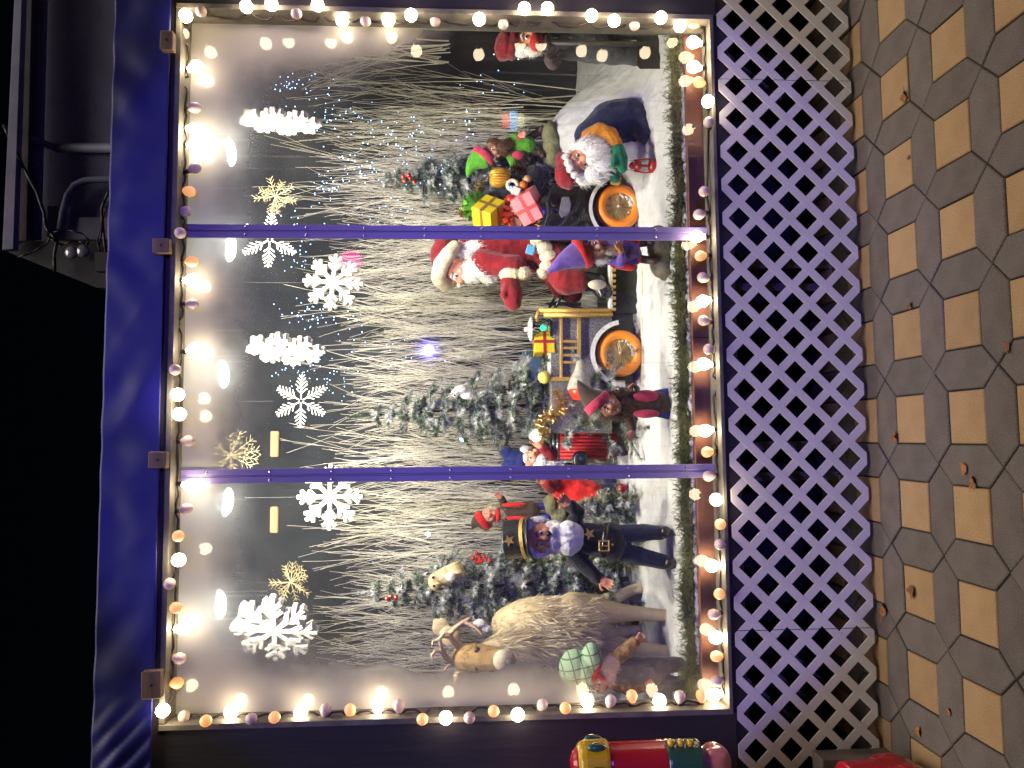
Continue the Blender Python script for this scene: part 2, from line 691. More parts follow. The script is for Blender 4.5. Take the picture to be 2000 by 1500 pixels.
CASE = root('display_case', (0.34, 0.0, 0.0), 'wide dark-framed holiday display booth with a three-pane window', 'display case')
b = MB().span(WX0 - 1.3, WX0, YF, YF + 0.05, 0.60, 3.0)
build(b, 'side_board', M_BOARD, CASE, bevel=0.003)
b = MB().span(WX1, WX1 + 1.3, YF, YF + 0.05, 0.60, 3.0)
build(b, 'side_board', M_BOARD, CASE, bevel=0.003)
b = MB().span(WX0, WX1, YF, YF + 0.05, WZ1, 3.0)
build(b, 'header_board', M_BOARD, CASE)
b = MB().span(WX0 - 1.3, WX1 + 1.3, YF + 0.008, YF + 0.058, 0.545, WZ0 - 0.004)
build(b, 'bottom_rail', M_BLACKMATT, CASE, bevel=0.004)
T = 0.022
for nm, a in (('trim', (WX0, WX0 + T, YF - 0.012, 0.02, WZ0, WZ1)), ('trim', (WX1 - T, WX1, YF - 0.012, 0.02, WZ0, WZ1)),
              ('trim', (WX0 + T, WX1 - T, YF - 0.010, 0.02, WZ1 - T, WZ1)), ('trim', (WX0 + T, WX1 - T, YF - 0.010, 0.02, WZ0, WZ0 + T * 0.7))):
    build(MB().span(*a), nm, M_TRIM, CASE, bevel=0.002)
for nm, a in (('back_wall', (IX0, IX1, BACK, BACK + 0.03, 0.55, 2.95)),
              ('left_wall', (IX0 - 0.03, IX0, YF + 0.06, BACK, 0.55, 2.95)),
              ('right_wall', (IX1, IX1 + 0.03, YF + 0.06, BACK, 0.55, 2.95)),
              ('ceiling', (IX0 - 0.03, IX1 + 0.03, -0.04, BACK + 0.03, 2.95, 2.98)),
              ('floor_board', (IX0, IX1, 0.10, BACK, 0.55, 0.60))):
    build(MB().span(*a), nm, M_WALLIN, CASE)
for x0, x1 in ((IX0, -0.16), (-0.157, 0.42), (0.423, IX1)):
    build(MB().span(x0, x1, 0.022, 0.060, 0.56, 0.698 + random.uniform(-.003, .003)), 'sill_board', M_REDWOOD, CASE, bevel=0.003)
# backdrop sheet coved into the ceiling
b = MB()
prof_ = [(BACK - 0.012, 0.62), (BACK - 0.012, 1.5), (BACK - 0.012, 2.10)]
for i in range(1, 15):
    a = PI / 2 * i / 14
    prof_.append((BACK - 0.012 - 0.84 * (1 - math.cos(a)), 2.10 + 0.84 * math.sin(a)))
n_ = len(prof_)
b.add([(IX0 + 0.004, y_, z_) for y_, z_ in prof_] + [(IX1 - 0.004, y_, z_) for y_, z_ in prof_], [(i, i + 1, n_ + i + 1, n_ + i) for i in range(n_ - 1)])
build(b, 'backdrop_sheet', M_WALLIN, CASE, smooth=True)
# cavity under the booth
M_VOID = mat('crawlspace_shade', (0.010, 0.010, 0.011), (0.016, 0.015, 0.014), 0.9)  # near-black colour stands for the shade behind the lattice
build(MB().span(-2.4, 3.1, 0.62, 0.66, -0.02, 0.55), 'crawlspace_shade_plane', M_VOID, CASE)  # dark plane added as the shaded depth of the cavity
M_JOIST = mat('grey_joist', (0.16, 0.15, 0.14), (0.10, 0.09, 0.085), 0.8)
for px in (520, 564, 870, 930):
    p = P(1500, px, 0.22)
    build(MB().span(p.x - 0.018, p.x + 0.018, 0.18, 0.24, 0.0, 0.5), 'stud', M_JOIST, CASE)
for sx in (-1.2, 1.72):
    for t in range(3):
        build(MB().box((sx + 0.10 * t, 0.28, 0.30 - 0.05 * t), (0.014, 0.04, 0.36), Matrix.Rotation(0.7, 3, 'Y')), 'brace', M_JOIST, CASE)

# glazing
m = bpy.data.materials.new('frosted_acrylic')
N, L = nodes_of(m)
N.clear()


def mth(op, a, b=None, c=None, clamp=False):
    n = N.new('ShaderNodeMath')
    n.operation = op
    n.use_clamp = clamp
    for i, q in enumerate((a, b, c)):
        if q is None:
            continue
        if isinstance(q, (int, float)):
            n.inputs[i].default_value = q
        else:
            L.new(q, n.inputs[i])
    return n.outputs[0]


def sstep(v, a, b):
    n = N.new('ShaderNodeMapRange')
    n.interpolation_type = 'SMOOTHSTEP'
    n.inputs[1].default_value = a
    n.inputs[2].default_value = b
    L.new(v, n.inputs[0])
    return n.outputs[0]


def nz(scale, detail=6, st=None):
    n = N.new('ShaderNodeTexNoise')
    n.inputs['Scale'].default_value = scale
    n.inputs['Detail'].default_value = detail
    src = gp.outputs['Position']
    if st:
        mp = N.new('ShaderNodeMapping')
        mp.inputs['Scale'].default_value = st
        L.new(src, mp.inputs[0])
        src = mp.outputs[0]
    L.new(src, n.inputs['Vector'])
    return n.outputs[0]


gp = N.new('ShaderNodeNewGeometry')
sx = N.new('ShaderNodeSeparateXYZ')
L.new(gp.outputs['Position'], sx.inputs[0])
X_, Z_ = sx.outputs[0], sx.outputs[2]
dt = mth('SUBTRACT', WZ1, Z_)
dl = mth('SUBTRACT', X_, WX0)
dr = mth('SUBTRACT', WX1, X_)
et = mth('EXPONENT', mth('MULTIPLY', dt, -1 / 0.195))
el = mth('MULTIPLY', mth('EXPONENT', mth('MULTIPLY', dl, -1 / 0.150)), sstep(Z_, 0.98, 1.42))
er = mth('MULTIPLY', mth('EXPONENT', mth('MULTIPLY', dr, -1 / 0.14)), sstep(Z_, 1.55, 2.25))
tot = mth('ADD', mth('ADD', et, el), er)
tot = mth('ADD', tot, mth('MULTIPLY_ADD', nz(7.0), 0.30, -0.15))
fr = mth('MULTIPLY', sstep(tot, 0.06, 0.64), 0.92)
# light haze, wipe marks and scratches on the clear part
scr = mth('MULTIPLY', sstep(nz(60.0, 4, (1, 1, 0.015)), 0.55, 0.70), sstep(nz(2.4), 0.42, 0.66))
spk = mth('MULTIPLY', sstep(nz(160.0, 2), 0.70, 0.76), 0.35)
haze = mth('MULTIPLY_ADD', sstep(nz(2.2), 0.4, 0.75), 0.035, 0.010)
haze = mth('ADD', haze, mth('MULTIPLY', mth('ADD', scr, spk), 0.22))
wide = mth('MULTIPLY', mth('EXPONENT', mth('MULTIPLY', dt, -1 / 0.42)), 0.17)
haze = mth('ADD', haze, wide)
hz_bl = mth('MULTIPLY', mth('MULTIPLY', mth('EXPONENT', mth('MULTIPLY', dl, -1 / 0.30)), mth('SUBTRACT', 1.0, sstep(Z_, 0.9, 1.3))), 0.08)
fac = mth('ADD', mth('ADD', fr, haze), hz_bl, None, True)
df = N.new('ShaderNodeBsdfDiffuse')
df.inputs[0].default_value = (0.56, 0.53, 0.49, 1)
tl = N.new('ShaderNodeBsdfTranslucent')
tl.inputs[0].default_value = (0.56, 0.53, 0.49, 1)
m1 = N.new('ShaderNodeMixShader')
m1.inputs[0].default_value = 0.55
L.new(df.outputs[0], m1.inputs[1])
L.new(tl.outputs[0], m1.inputs[2])
tr = N.new('ShaderNodeBsdfTransparent')
tr.inputs[0].default_value = (0.985, 0.99, 0.985, 1)
m2 = N.new('ShaderNodeMixShader')
L.new(fac, m2.inputs[0])
L.new(tr.outputs[0], m2.inputs[1])
L.new(m1.outputs[0], m2.inputs[2])
gl = N.new('ShaderNodeBsdfGlossy')
gl.inputs['Roughness'].default_value = 0.035
fn = N.new('ShaderNodeFresnel')
fn.inputs[0].default_value = 1.42
m3 = N.new('ShaderNodeMixShader')
L.new(fn.outputs[0], m3.inputs[0])
L.new(m2.outputs[0], m3.inputs[1])
L.new(gl.outputs[0], m3.inputs[2])
mo = N.new('ShaderNodeOutputMaterial')
L.new(m3.outputs[0], mo.inputs[0])
M_PANE = m

MX = (-0.149, 0.868)
edges = [WX0 + T + 0.001, MX[0] - 0.004, MX[0] + 0.004, MX[1] - 0.004, MX[1] + 0.004, WX1 - T - 0.001]
for i in range(3):
    x0, x1 = edges[2 * i], edges[2 * i + 1]
    b = MB()
    b.add([(x0, 0, WZ0 + 0.017), (x1, 0, WZ0 + 0.017), (x1, 0, WZ1 - T - 0.001), (x0, 0, WZ1 - T - 0.001)], [(0, 1, 2, 3)])
    build(b, 'pane', M_PANE, CASE)
scr_me = None
SCREWS = ([364, 479, 598, 712, 830, 941, 1052, 1165, 1280], 454.5), ([402, 527, 648, 765, 880, 998, 1111, 1227, 1340], 927.5)
for mi, mx in enumerate(reversed(MX)):
    b = MB()
    for dx, yy in ((-0.0165, -0.012), (0.0165, -0.012)):
        b.span(mx + dx - 0.0125, mx + dx + 0.0125, yy, -0.002, WZ0 + 0.016, WZ1 - T - 0.001)
    b.span(mx - 0.004, mx + 0.004, -0.008, -0.002, WZ0 + 0.016, WZ1 - T - 0.001)
    mo_ = build(b, 'mullion', M_MULL, CASE, bevel=0.002)
    for x in SCREWS[mi][0]:
        z = P(x, SCREWS[mi][1], -0.013).z
        for dx in (-0.0165, 0.0165):
            q = MB().lathe([(0.0055, 0), (0.0052, 0.002), (0.0030, 0.0032), (0.0028, 0.0018), (0.0005, 0.0014)], (mx + dx, -0.0118, z), 12, Matrix.Rotation(PI / 2, 3, 'X'))
            build(q, 'screw', M_SCREW, mo_)

# wooden cleats on the back wall
for (x, y) in ((536, 867), (535, 1015)):
    Yc = 0.95
    while Yc < BACK - 0.04:
        q_ = max(0.0, min(1.0, (BACK - 0.012 - Yc) / 0.84))
        if P(x, y, Yc).z > 2.10 + 0.84 * math.sin(math.acos(1 - q_)) - 0.012:
            break
        Yc += 0.005
    p = P(x, y, Yc)
    one(MB().bbox(p, (0.150, 0.03, 0.050)), 'wooden_cleat', M_PALEWOOD,
        'pale wood cleat on back wall beside the %s' % ('gold twig snowflake near the top frame' if y < 900 else 'flat white snowflake behind the left mullion'), 'wood block')

# ------------------------------------------------------------------ lattice skirt
M_LAT = mat('white_vinyl_lattice', (0.62, 0.60, 0.59), (0.55, 0.53, 0.52), 0.5, nscale=6, bump=0.05, bscale=120)
LZ0, LZ1, LY = 0.018, 0.596, YF - 0.005
LP = 0.1445
LW = 0.0347
LPH = P(1400, 37.8, LY).x        # horizontal place of one crossing on the top edge


def clip_poly(poly, ax, lim, keep_less):
    out = []
    for i in range(len(poly)):
        a, c = poly[i], poly[(i + 1) % len(poly)]
        ia = (a[ax] <= lim) == keep_less
        ic = (c[ax] <= lim) == keep_less
        if ia:
            out.append(a)
        if ia != ic:
            t = (lim - a[ax]) / (c[ax] - a[ax])
            out.append(tuple(a[k] + (c[k] - a[k]) * t for k in range(2)))
    return out


def lattice(x0, x1, label):
    r = root('lattice_panel', ((x0 + x1) / 2, LY, LZ0), label, 'lattice', 'lattice panels under the booth')
    zc = LZ1            # the top cut runs through the first row of crossings
    h = LW * math.sqrt(2) / 2
    for sg in (1, -1):
        for k in range(-60, 60):
            xc = LPH + k * LP
            # slat through (xc, zc) with slope sg
            poly = [(xc - h + sg * 2, zc + 2), (xc + h + sg * 2, zc + 2), (xc + h - sg * 2, zc - 2), (xc - h - sg * 2, zc - 2)]
            for ax, lim, kl in ((0, x1, True), (0, x0, False), (1, LZ1, True), (1, LZ0, False)):
                poly = clip_poly(poly, ax, lim, kl)
                if len(poly) < 3:
                    break
            if len(poly) < 3:
                continue
            # area test
            ar = abs(sum(poly[i][0] * poly[(i + 1) % len(poly)][1] - poly[(i + 1) % len(poly)][0] * poly[i][1] for i in range(len(poly)))) / 2
            if ar < 2e-5:
                continue
            yy = LY if sg > 0 else LY + 0.0012
            b = MB().prism([(p[0], yy, p[1]) for p in poly], (0, 0.006, 0))
            build(b, 'slat', M_LAT, r, bevel=0.0012)
    return r


SE1, SE0 = 1.514, -0.788
lattice(SE1 + 0.0015, 2.6, 'short white diamond lattice panel below the pane with the shovel')
lattice(SE0 + 0.0015, SE1 - 0.0015, 'long middle white diamond lattice panel washed in violet light')
lattice(-2.3, SE0 - 0.0015, 'white diamond lattice panel behind the grey block and red boot')

# ------------------------------------------------------------------ tarp roof
M_TARP = mat('blue_tarpaulin', (0.006, 0.008, 0.18), (0.004, 0.006, 0.13), 0.5, nscale=3, bump=0.12, bscale=16, stretch=(0.6, 1, 0.25))
TX0, TX1, TZ0, TZ1 = -1.9, 3.2, 2.875, 3.098
nx, nzv = 340, 30
vs, fs = [], []


def tarp_y(x, t):
    w = 0.010 * mnoise.noise(V((x * 1.1, t * 1.4, 3)))
    w += 0.003 * (1 - abs(mnoise.noise(V((x * 3.0 + t * 0.9, t * 0.5, 0)))) * 2)
    w += 0.0025 * mnoise.noise(V((x * 14, t * 2, 5)))
    for bx in (1.57, 0.82, 0.02, -0.95):      # gathers below each nailed block
        d = x - bx
        w += 0.012 * math.exp(-(d / 0.25) ** 2) * math.sin(22 * d * (0.4 + t)) * t
    if x < -0.95:                             # pulled folds by the left corner
        w += 0.020 * abs(math.sin((x * 1.3 + t * 0.30) * 26)) * min(1, (-0.95 - x) * 6) * (1 - 0.5 * t)
    return w


for j in range(nzv + 1):
    t = j / nzv
    for i in range(nx + 1):
        x = TX0 + (TX1 - TX0) * i / nx
        z = TZ0 + (TZ1 - TZ0) * t + (0.012 * mnoise.noise(V((x * 2.2, 7, 0))) if j == 0 else 0)
        vs.append((x, YF - 0.022 - tarp_y(x, t) * (0.3 + 0.7 * math.sin(PI * min(1, t * 0.9 + 0.05))), z))
for k in range(1, 7):
    for i in range(nx + 1):
        x = TX0 + (TX1 - TX0) * i / nx
        vs.append((x, YF + 0.30 * k, TZ1 + 0.012 + 0.012 * mnoise.noise(V((x * 2, k, 1))) - 0.004 * (k > 5)))
for j in range(nzv + 6):
    for i in range(nx):
        a = j * (nx + 1) + i
        fs.append((a, a + 1, a + nx + 2, a + nx + 1))
b = MB()
b.add(vs, fs)
o = one(b, 'tarpaulin', M_TARP, 'wrinkled blue tarpaulin stretched over the booth roof edge', 'tarpaulin', smooth=True)
sm_ = o.modifiers.new('thick', 'SOLIDIFY')
sm_.thickness = 0.002
M_BLOCK = mat('rough_wood_block', (0.22, 0.14, 0.10), (0.12, 0.075, 0.055), 0.7, nscale=9, bump=0.3, bscale=50, stretch=(0.2, 1, 1))
for i, (x, y, w, h) in enumerate(((328, 82, 25, 38), (317, 481, 31, 28), (310, 898, 33, 31), (298, 1336, 35, 50))):
    k = K(YF - 0.06)
    p = k(x, y)
    r = root('wood_block', p, ['square wood block nailed to the tarp above the rightmost pane', 'wood block nailed to tarp just right of the right mullion top',
                               'wood block nailed to the tarp above the left mullion', 'largest wood block on the tarp by the left window corner'][i], 'wood block', 'wood blocks holding the tarp')
    build(MB().bbox(p, (h * k.m, 0.035, w * k.m), Matrix.Rotation(random.uniform(-.03, .03), 3, 'Y'), 0.003), 'block', M_BLOCK, r)
    build(MB().lathe([(0.005, 0), (0.005, 0.002), (0.001, 0.003)], p + V((0, -0.0175, 0)), 10, Matrix.Rotation(PI / 2, 3, 'X')), 'nail', M_BLACKMATT, r)

# ------------------------------------------------------------------ building beyond, upper right
M_STUCCO = mat('pale_stucco_violet_light', (0.22, 0.22, 0.32), (0.17, 0.17, 0.25), 0.85, nscale=4, bump=0.15, bscale=60)  # bluish tint puts the violet light on the wall into its colour
M_FASCIA = mat('painted_fascia_violet_light', (0.27, 0.27, 0.40), (0.19, 0.19, 0.28), 0.7, nscale=4)  # same violet light mixed into the fascia colour
M_DKSTUCCO = mat('dark_stucco', (0.08, 0.076, 0.085), (0.05, 0.046, 0.055), 0.85, nscale=4, bump=0.2)  # darker stucco tone for the soffit and return wall
M_PIPE = mat('painted_conduit_violet_light', (0.22, 0.22, 0.34), (0.16, 0.16, 0.25), 0.5, nscale=6)  # pipe colour carries the violet light too
M_CABLE = mat('black_cable', (0.010, 0.010, 0.011), (0.014, 0.014, 0.015), 0.5)
BK = K(2.3)
BLD = root('building', BK(230, 240), 'pale stuccoed building corner with conduits behind the booth roof', 'building')


def slab(pts, d, th, name, m, par=None):
    b = MB().prism([BK(x, y, d) for x, y in pts], (0, th, 0))
    return build(b, name, m, par or BLD, bevel=0.004)


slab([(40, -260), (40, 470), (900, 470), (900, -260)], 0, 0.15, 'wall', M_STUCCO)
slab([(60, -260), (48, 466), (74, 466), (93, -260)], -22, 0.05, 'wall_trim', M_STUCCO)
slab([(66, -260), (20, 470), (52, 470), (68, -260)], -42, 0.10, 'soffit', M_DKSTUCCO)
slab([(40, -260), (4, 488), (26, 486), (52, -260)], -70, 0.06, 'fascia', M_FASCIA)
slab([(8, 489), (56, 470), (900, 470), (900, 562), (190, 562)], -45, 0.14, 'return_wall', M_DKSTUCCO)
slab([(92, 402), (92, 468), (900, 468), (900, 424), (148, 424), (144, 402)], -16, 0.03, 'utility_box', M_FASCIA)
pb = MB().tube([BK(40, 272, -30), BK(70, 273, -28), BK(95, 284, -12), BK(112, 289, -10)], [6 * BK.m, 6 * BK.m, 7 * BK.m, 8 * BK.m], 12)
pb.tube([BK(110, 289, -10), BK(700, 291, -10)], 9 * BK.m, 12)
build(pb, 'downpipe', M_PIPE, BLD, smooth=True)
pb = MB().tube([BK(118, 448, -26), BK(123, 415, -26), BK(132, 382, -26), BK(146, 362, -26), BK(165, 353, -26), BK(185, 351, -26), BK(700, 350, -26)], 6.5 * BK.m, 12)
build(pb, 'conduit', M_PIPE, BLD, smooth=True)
cb = [([(8, 245), (20, 272), (45, 325), (72, 375), (86, 415), (90, 445), (98, 455)], 3.2), ([(98, 455), (112, 470), (106, 498), (107, 530)], 3.0),
      ([(98, 455), (130, 448), (160, 456), (175, 470), (165, 482)], 1.6), ([(92, 463), (120, 478), (150, 470), (172, 477)], 1.8), ([(100, 458), (92, 475), (60, 495), (35, 502)], 1.4),
      ([(215, 368), (206, 388), (198, 408), (201, 440), (206, 492), (212, 520)], 2.4), ([(216, 375), (210, 400), (203, 418), (194, 480)], 1.6), ([(203, 420), (190, 470), (196, 500)], 1.6)]
for i, (pts, r) in enumerate(cb):
    p2 = []
    for a, c in zip(pts, pts[1:]):
        p2 += [BK(a[0] + (c[0] - a[0]) * t, a[1] + (c[1] - a[1]) * t, -58 - 10 * math.sin(3 * t)) for t in (0, .33, .66)]
    p2.append(BK(pts[-1][0], pts[-1][1], -58))
    build(MB().tube(p2, r * BK.m, 7), 'cable', M_CABLE, BLD, smooth=True)
M_LAMPGL = mat('spotlight_glass', (0.35, 0.36, 0.40), (0.2, 0.2, 0.24), 0.15, 0.4)
for (x, y) in ((146, 496), (168, 493)):
    build(MB().lathe([(0.001, 0), (5 * BK.m, 0.004), (11 * BK.m, 0.03), (12 * BK.m, 0.045), (8 * BK.m, 0.055), (0.001, 0.058)], BK(x, y, -56), 16, Matrix.Rotation(PI / 2, 3, 'X')), 'spotlight', M_LAMPGL, BLD, smooth=True)
build(MB().prism([BK(184, 492, -70), BK(186, 530, -70), BK(700, 525, -70), BK(700, 500, -70)], (0, 0.05, 0)), 'junction_box', M_BLACKMATT, BLD)

# ------------------------------------------------------------------ snow floor inside
M_SNOW = mat('cotton_snow', (0.55, 0.545, 0.535), (0.48, 0.475, 0.465), 0.95, nscale=12, bump=0.55, bscale=34, spec=0.1)


MC = P(1150, 290, 1.05)


def floor_z(x, y):
    z = 0.690 + 0.070 * y + 0.030 * y ** 3
    z += 0.016 * mnoise.noise(V((x * 3.1, y * 3.3, 0.5))) + 0.008 * mnoise.noise(V((x * 9, y * 9, 4)))
    # big mound at the right carrying the rock with the green gnome
    d = math.hypot((x - MC.x) / 0.32, (y - 1.05) / 0.34)
    z += 0.37 * math.exp(-d ** 2.6)
    d = math.hypot((x - MC.x - 0.33) / 0.26, (y - 1.10) / 0.35)
    z += 0.10 * math.exp(-d ** 2)
    # hump behind the deer, drift by left wall
    d = math.hypot((x + 0.62) / 0.30, (y - 0.95) / 0.30)
    z += 0.020 * math.exp(-d ** 2)
    # front slope down to the sill
    if y < 0.13:
        z -= 0.010 * (0.13 - y) / 0.06
    return z


nx, ny = 420, 160
vs, fs = [], []
for j in range(ny + 1):
    for i in range(nx + 1):
        x = IX0 + 0.003 + (IX1 - IX0 - 0.006) * i / nx
        y = 0.066 + (BACK - 0.07) * j / ny
        z = floor_z(x, y)
        z += 0.014 * abs(mnoise.noise(V((x * 13, y * 16, 2)))) + 0.006 * mnoise.noise(V((x * 38, y * 38, 8))) - 0.004
        vs.append((x, y, z))
for j in range(ny):
    for i in range(nx):
        a = j * (nx + 1) + i
        fs.append((a, a + 1, a + nx + 2, a + nx + 1))
b = MB()
b.add(vs, fs)
tag(build(b, 'snow_floor', M_SNOW, loc=(0.34, 0.8, 0.7), smooth=True), 'white cotton snow covering the display floor', kind='structure')

# ================================================================== bulb strings round the window
M_LIT = emit('lit_bulb', (1.0, 0.80, 0.52), 38.0, (1, 0.95, 0.85))
M_DIM = emit('dim_amber_bulb', (1.0, 0.42, 0.10), 0.75, (0.75, 0.5, 0.28), False)
M_OFF = mat('frosted_unlit_bulb', (0.72, 0.56, 0.50), (0.66, 0.50, 0.45), 0.35, nscale=20)
M_SOCK = mat('brown_black_socket', (0.030, 0.018, 0.014), (0.018, 0.012, 0.010), 0.45)
YB = -0.062
BULB_PROF = [(0.0005, -0.001), (0.0095, 0.0), (0.0100, 0.006), (0.0160, 0.015), (0.0215, 0.026), (0.0228, 0.036), (0.0190, 0.049), (0.0095, 0.0570), (0.0005, 0.059)]
SOCK_PROF = [(0.0005, -0.026), (0.0085, -0.026), (0.0095, -0.022), (0.0095, 0.001), (0.0110, 0.002), (0.0110, 0.006), (0.0005, 0.006)]


def lathe_mesh(name, prof, m):
    b = MB().lathe(prof, (0, 0, 0), 11)
    me = b.mesh(name)
    me.materials.append(m)
    for p in me.polygons:
        p.use_smooth = True
    return me


BME = {'L': lathe_mesh('bulb', BULB_PROF, M_LIT), 'O': lathe_mesh('bulb', BULB_PROF, M_DIM), 'D': lathe_mesh('bulb', BULB_PROF, M_OFF)}
SME = lathe_mesh('socket', SOCK_PROF, M_SOCK)

TOP = [(363, 32, 'L', 1), (358, 66, 'D', 0), (382, 131, 'L', 0), (358, 160, 'S', 0), (381, 210, 'D', 0), (379, 253, 'L', 0), (381, 283, 'L', 0), (381, 328, 'D', 0), (370, 374, 'O', 0),
       (362, 413, 'D', 0), (352, 455, 'D', 1), (375, 511, 'O', 0), (374, 548, 'L', 0), (376, 594, 'D', 0), (362, 636, 'S', 0), (380, 682, 'L', 0), (342, 722, 'D', 1), (347, 771, 'L', 1),
       (350, 809, 'L', 1), (367, 861, 'D', 0), (372, 949, 'L', 0), (364, 994, 'D', 0), (348, 1047, 'O', 1), (349, 1093, 'L', 1), (331, 1140, 'D', 1), (343, 1187, 'O', 1), (357, 1227, 'L', 0),
       (351, 1286, 'D', 0), (346, 1334, 'O', 0), (318, 1387, 'L', 1)]
RIGHT = [(393, 22, 'D', 1), (482, 13, 'L', 1), (531, 9, 'L', 1), (579, 27, 'D', 1), (621, 10, 'L', 1), (669, 38, 'L', 0), (714, 41, 'D', 0), (759, 38, 'L', 0), (803, 30, 'L', 1), (850, 41, 'D', 0),
         (936, 38, 'L', 1), (983, 47, 'D', 0), (1024, 17, 'L', 1), (1069, 17, 'L', 1), (1155, 31, 'L', 1), (1199, 41, 'L', 1), (1239, 49, 'D', 0), (1290, 35, 'L', 1), (1328, 48, 'L', 0)]
BOTTOM = [(1354, 45, 'O', 0), (1356, 83, 'L', 0), (1356, 131, 'L', 0), (1365, 161, 'O', 0), (1383, 199, 'L', 1), (1384, 239, 'D', 1), (1375, 374, 'D', 1), (1365, 419, 'D', 0), (1362, 462, 'L', 0), (1368, 500, 'O', 0),
          (1373, 542, 'D', 0), (1374, 588, 'L', 0), (1374, 626, 'D', 0), (1384, 682, 'D', 1), (1376, 711, 'L', 0), (1392, 752, 'S', 0), (1379, 841, 'L', 0), (1381, 883, 'O', 0), (1384, 930, 'D', 0), (1399, 976, 'L', 1),
          (1407, 1024, 'O', 1), (1406, 1063, 'D', 1), (1392, 1105, 'L', 0), (1405, 1160, 'O', 1), (1394, 1200, 'D', 0), (1400, 1245, 'L', 0), (1399, 1282, 'O', 0), (1400, 1330, 'D', 0), (1396, 1357, 'L', 0)]
LEFT = [(1370, 1358, 'O', 0), (1328, 1360, 'D', 0), (1288, 1371, 'L', 0), (1234, 1359, 'O', 0), (1193, 1369, 'D', 0), (1147, 1370, 'L', 0), (1104, 1383, 'O', 1), (1059, 1377, 'D', 0), (1011, 1396, 'L', 1), (964, 1389, 'O', 1),
        (917, 1402, 'D', 1), (871, 1402, 'L', 1), (825, 1405, 'O', 1), (779, 1378, 'D', 0), (738, 1378, 'L', 0), (684, 1387, 'O', 0), (636, 1386, 'D', 0), (587, 1394, 'L', 0), (536, 1401, 'O', 1), (491, 1404, 'D', 1), (451, 1393, 'L', 0),
        (402, 1408, 'O', 1), (359, 1400, 'D', 0)]


def string_light(name, bulbs, line, inward, label):
    """line(pixel) -> cord point beside a bulb; inward = direction the bulbs point"""
    cords = []
    data = []
    for (x, y, kd, front) in bulbs:
        c = P(x, y, YF - 0.038 if front else YB)
        d = V((inward.x * 0.35, -0.92, inward.z * 0.35)) if front else (inward + V((random.uniform(-.25, .25), -0.25, random.uniform(-.25, .25))))
        d.normalize()
        base = c - d * 0.034
        cords.append(base - d * 0.024)
        data.append((base, d, kd))
    start = line(cords[0])
    r = root('string_light', start, label, 'string light', 'bulb strings round the window')
    off = WL[r.name]
    pts = []
    for i, c in enumerate(cords):
        q = line(c)
        pts.append(q + (c - q) * 0.55)
        if i + 1 < len(cords):
            n = line(cords[i + 1])
            for t in (0.33, 0.66):
                pts.append(q.lerp(n, t) + V((random.uniform(-.004, .004), random.uniform(-.003, .003), random.uniform(-.004, .004))))
    build(MB().tube(pts, 0.0048, 7), 'cord', M_SOCK, r, smooth=True)
    for base, d, kd in data:
        q = d.to_track_quat('Z', 'Y').to_euler()
        s = link('socket', SME, r)
        s.location = base - off
        s.rotation_euler = q
        if kd != 'S':
            o = link('bulb', BME[kd], r)
            o.location = base - off
            o.rotation_euler = q
            if kd == 'L':
                o.scale = (1.14, 1.14, 1.14)


YC = -0.055
string_light('t', TOP, lambda c: V((c.x, YC, WZ1 - T - 0.010)), V((0, 0, -1)), 'string of round bulbs along the top of the window')
string_light('r', RIGHT, lambda c: V((WX1 - T - 0.012, YC, c.z)), V((-1, 0, 0)), 'string of mostly lit bulbs up the right window edge')
string_light('b', BOTTOM, lambda c: V((c.x, YC, WZ0 + T * 0.7 + 0.008)), V((0, 0, 1)), 'string of round bulbs along the bottom of the window')
string_light('l', LEFT, lambda c: V((WX0 + T + 0.012, YC, c.z)), V((1, 0, 0)), 'string of round bulbs up the left window edge')

# ------------------------------------------------------------------ flood bulbs hanging inside
M_FLOODGLASS = bpy.data.materials.new('clear_lamp_glass')
N, L = nodes_of(M_FLOODGLASS)
N.clear()
a_ = N.new('ShaderNodeBsdfTransparent')
a_.inputs[0].default_value = (0.93, 0.96, 0.95, 1)
g_ = N.new('ShaderNodeBsdfGlossy')
g_.inputs['Roughness'].default_value = 0.05
lw = N.new('ShaderNodeLayerWeight')
lw.inputs[0].default_value = 0.25
x_ = N.new('ShaderNodeMixShader')
L.new(lw.outputs['Facing'], x_.inputs[0])
L.new(a_.outputs[0], x_.inputs[1])
L.new(g_.outputs[0], x_.inputs[2])
o_ = N.new('ShaderNodeOutputMaterial')
L.new(x_.outputs[0], o_.inputs[0])
M_FLOODFACE = emit('glowing_lamp_face', (0.93, 1.0, 0.95), 22.0)
M_PORCELAIN = mat('white_porcelain_socket', (0.5, 0.5, 0.48), (0.4, 0.4, 0.38), 0.4)
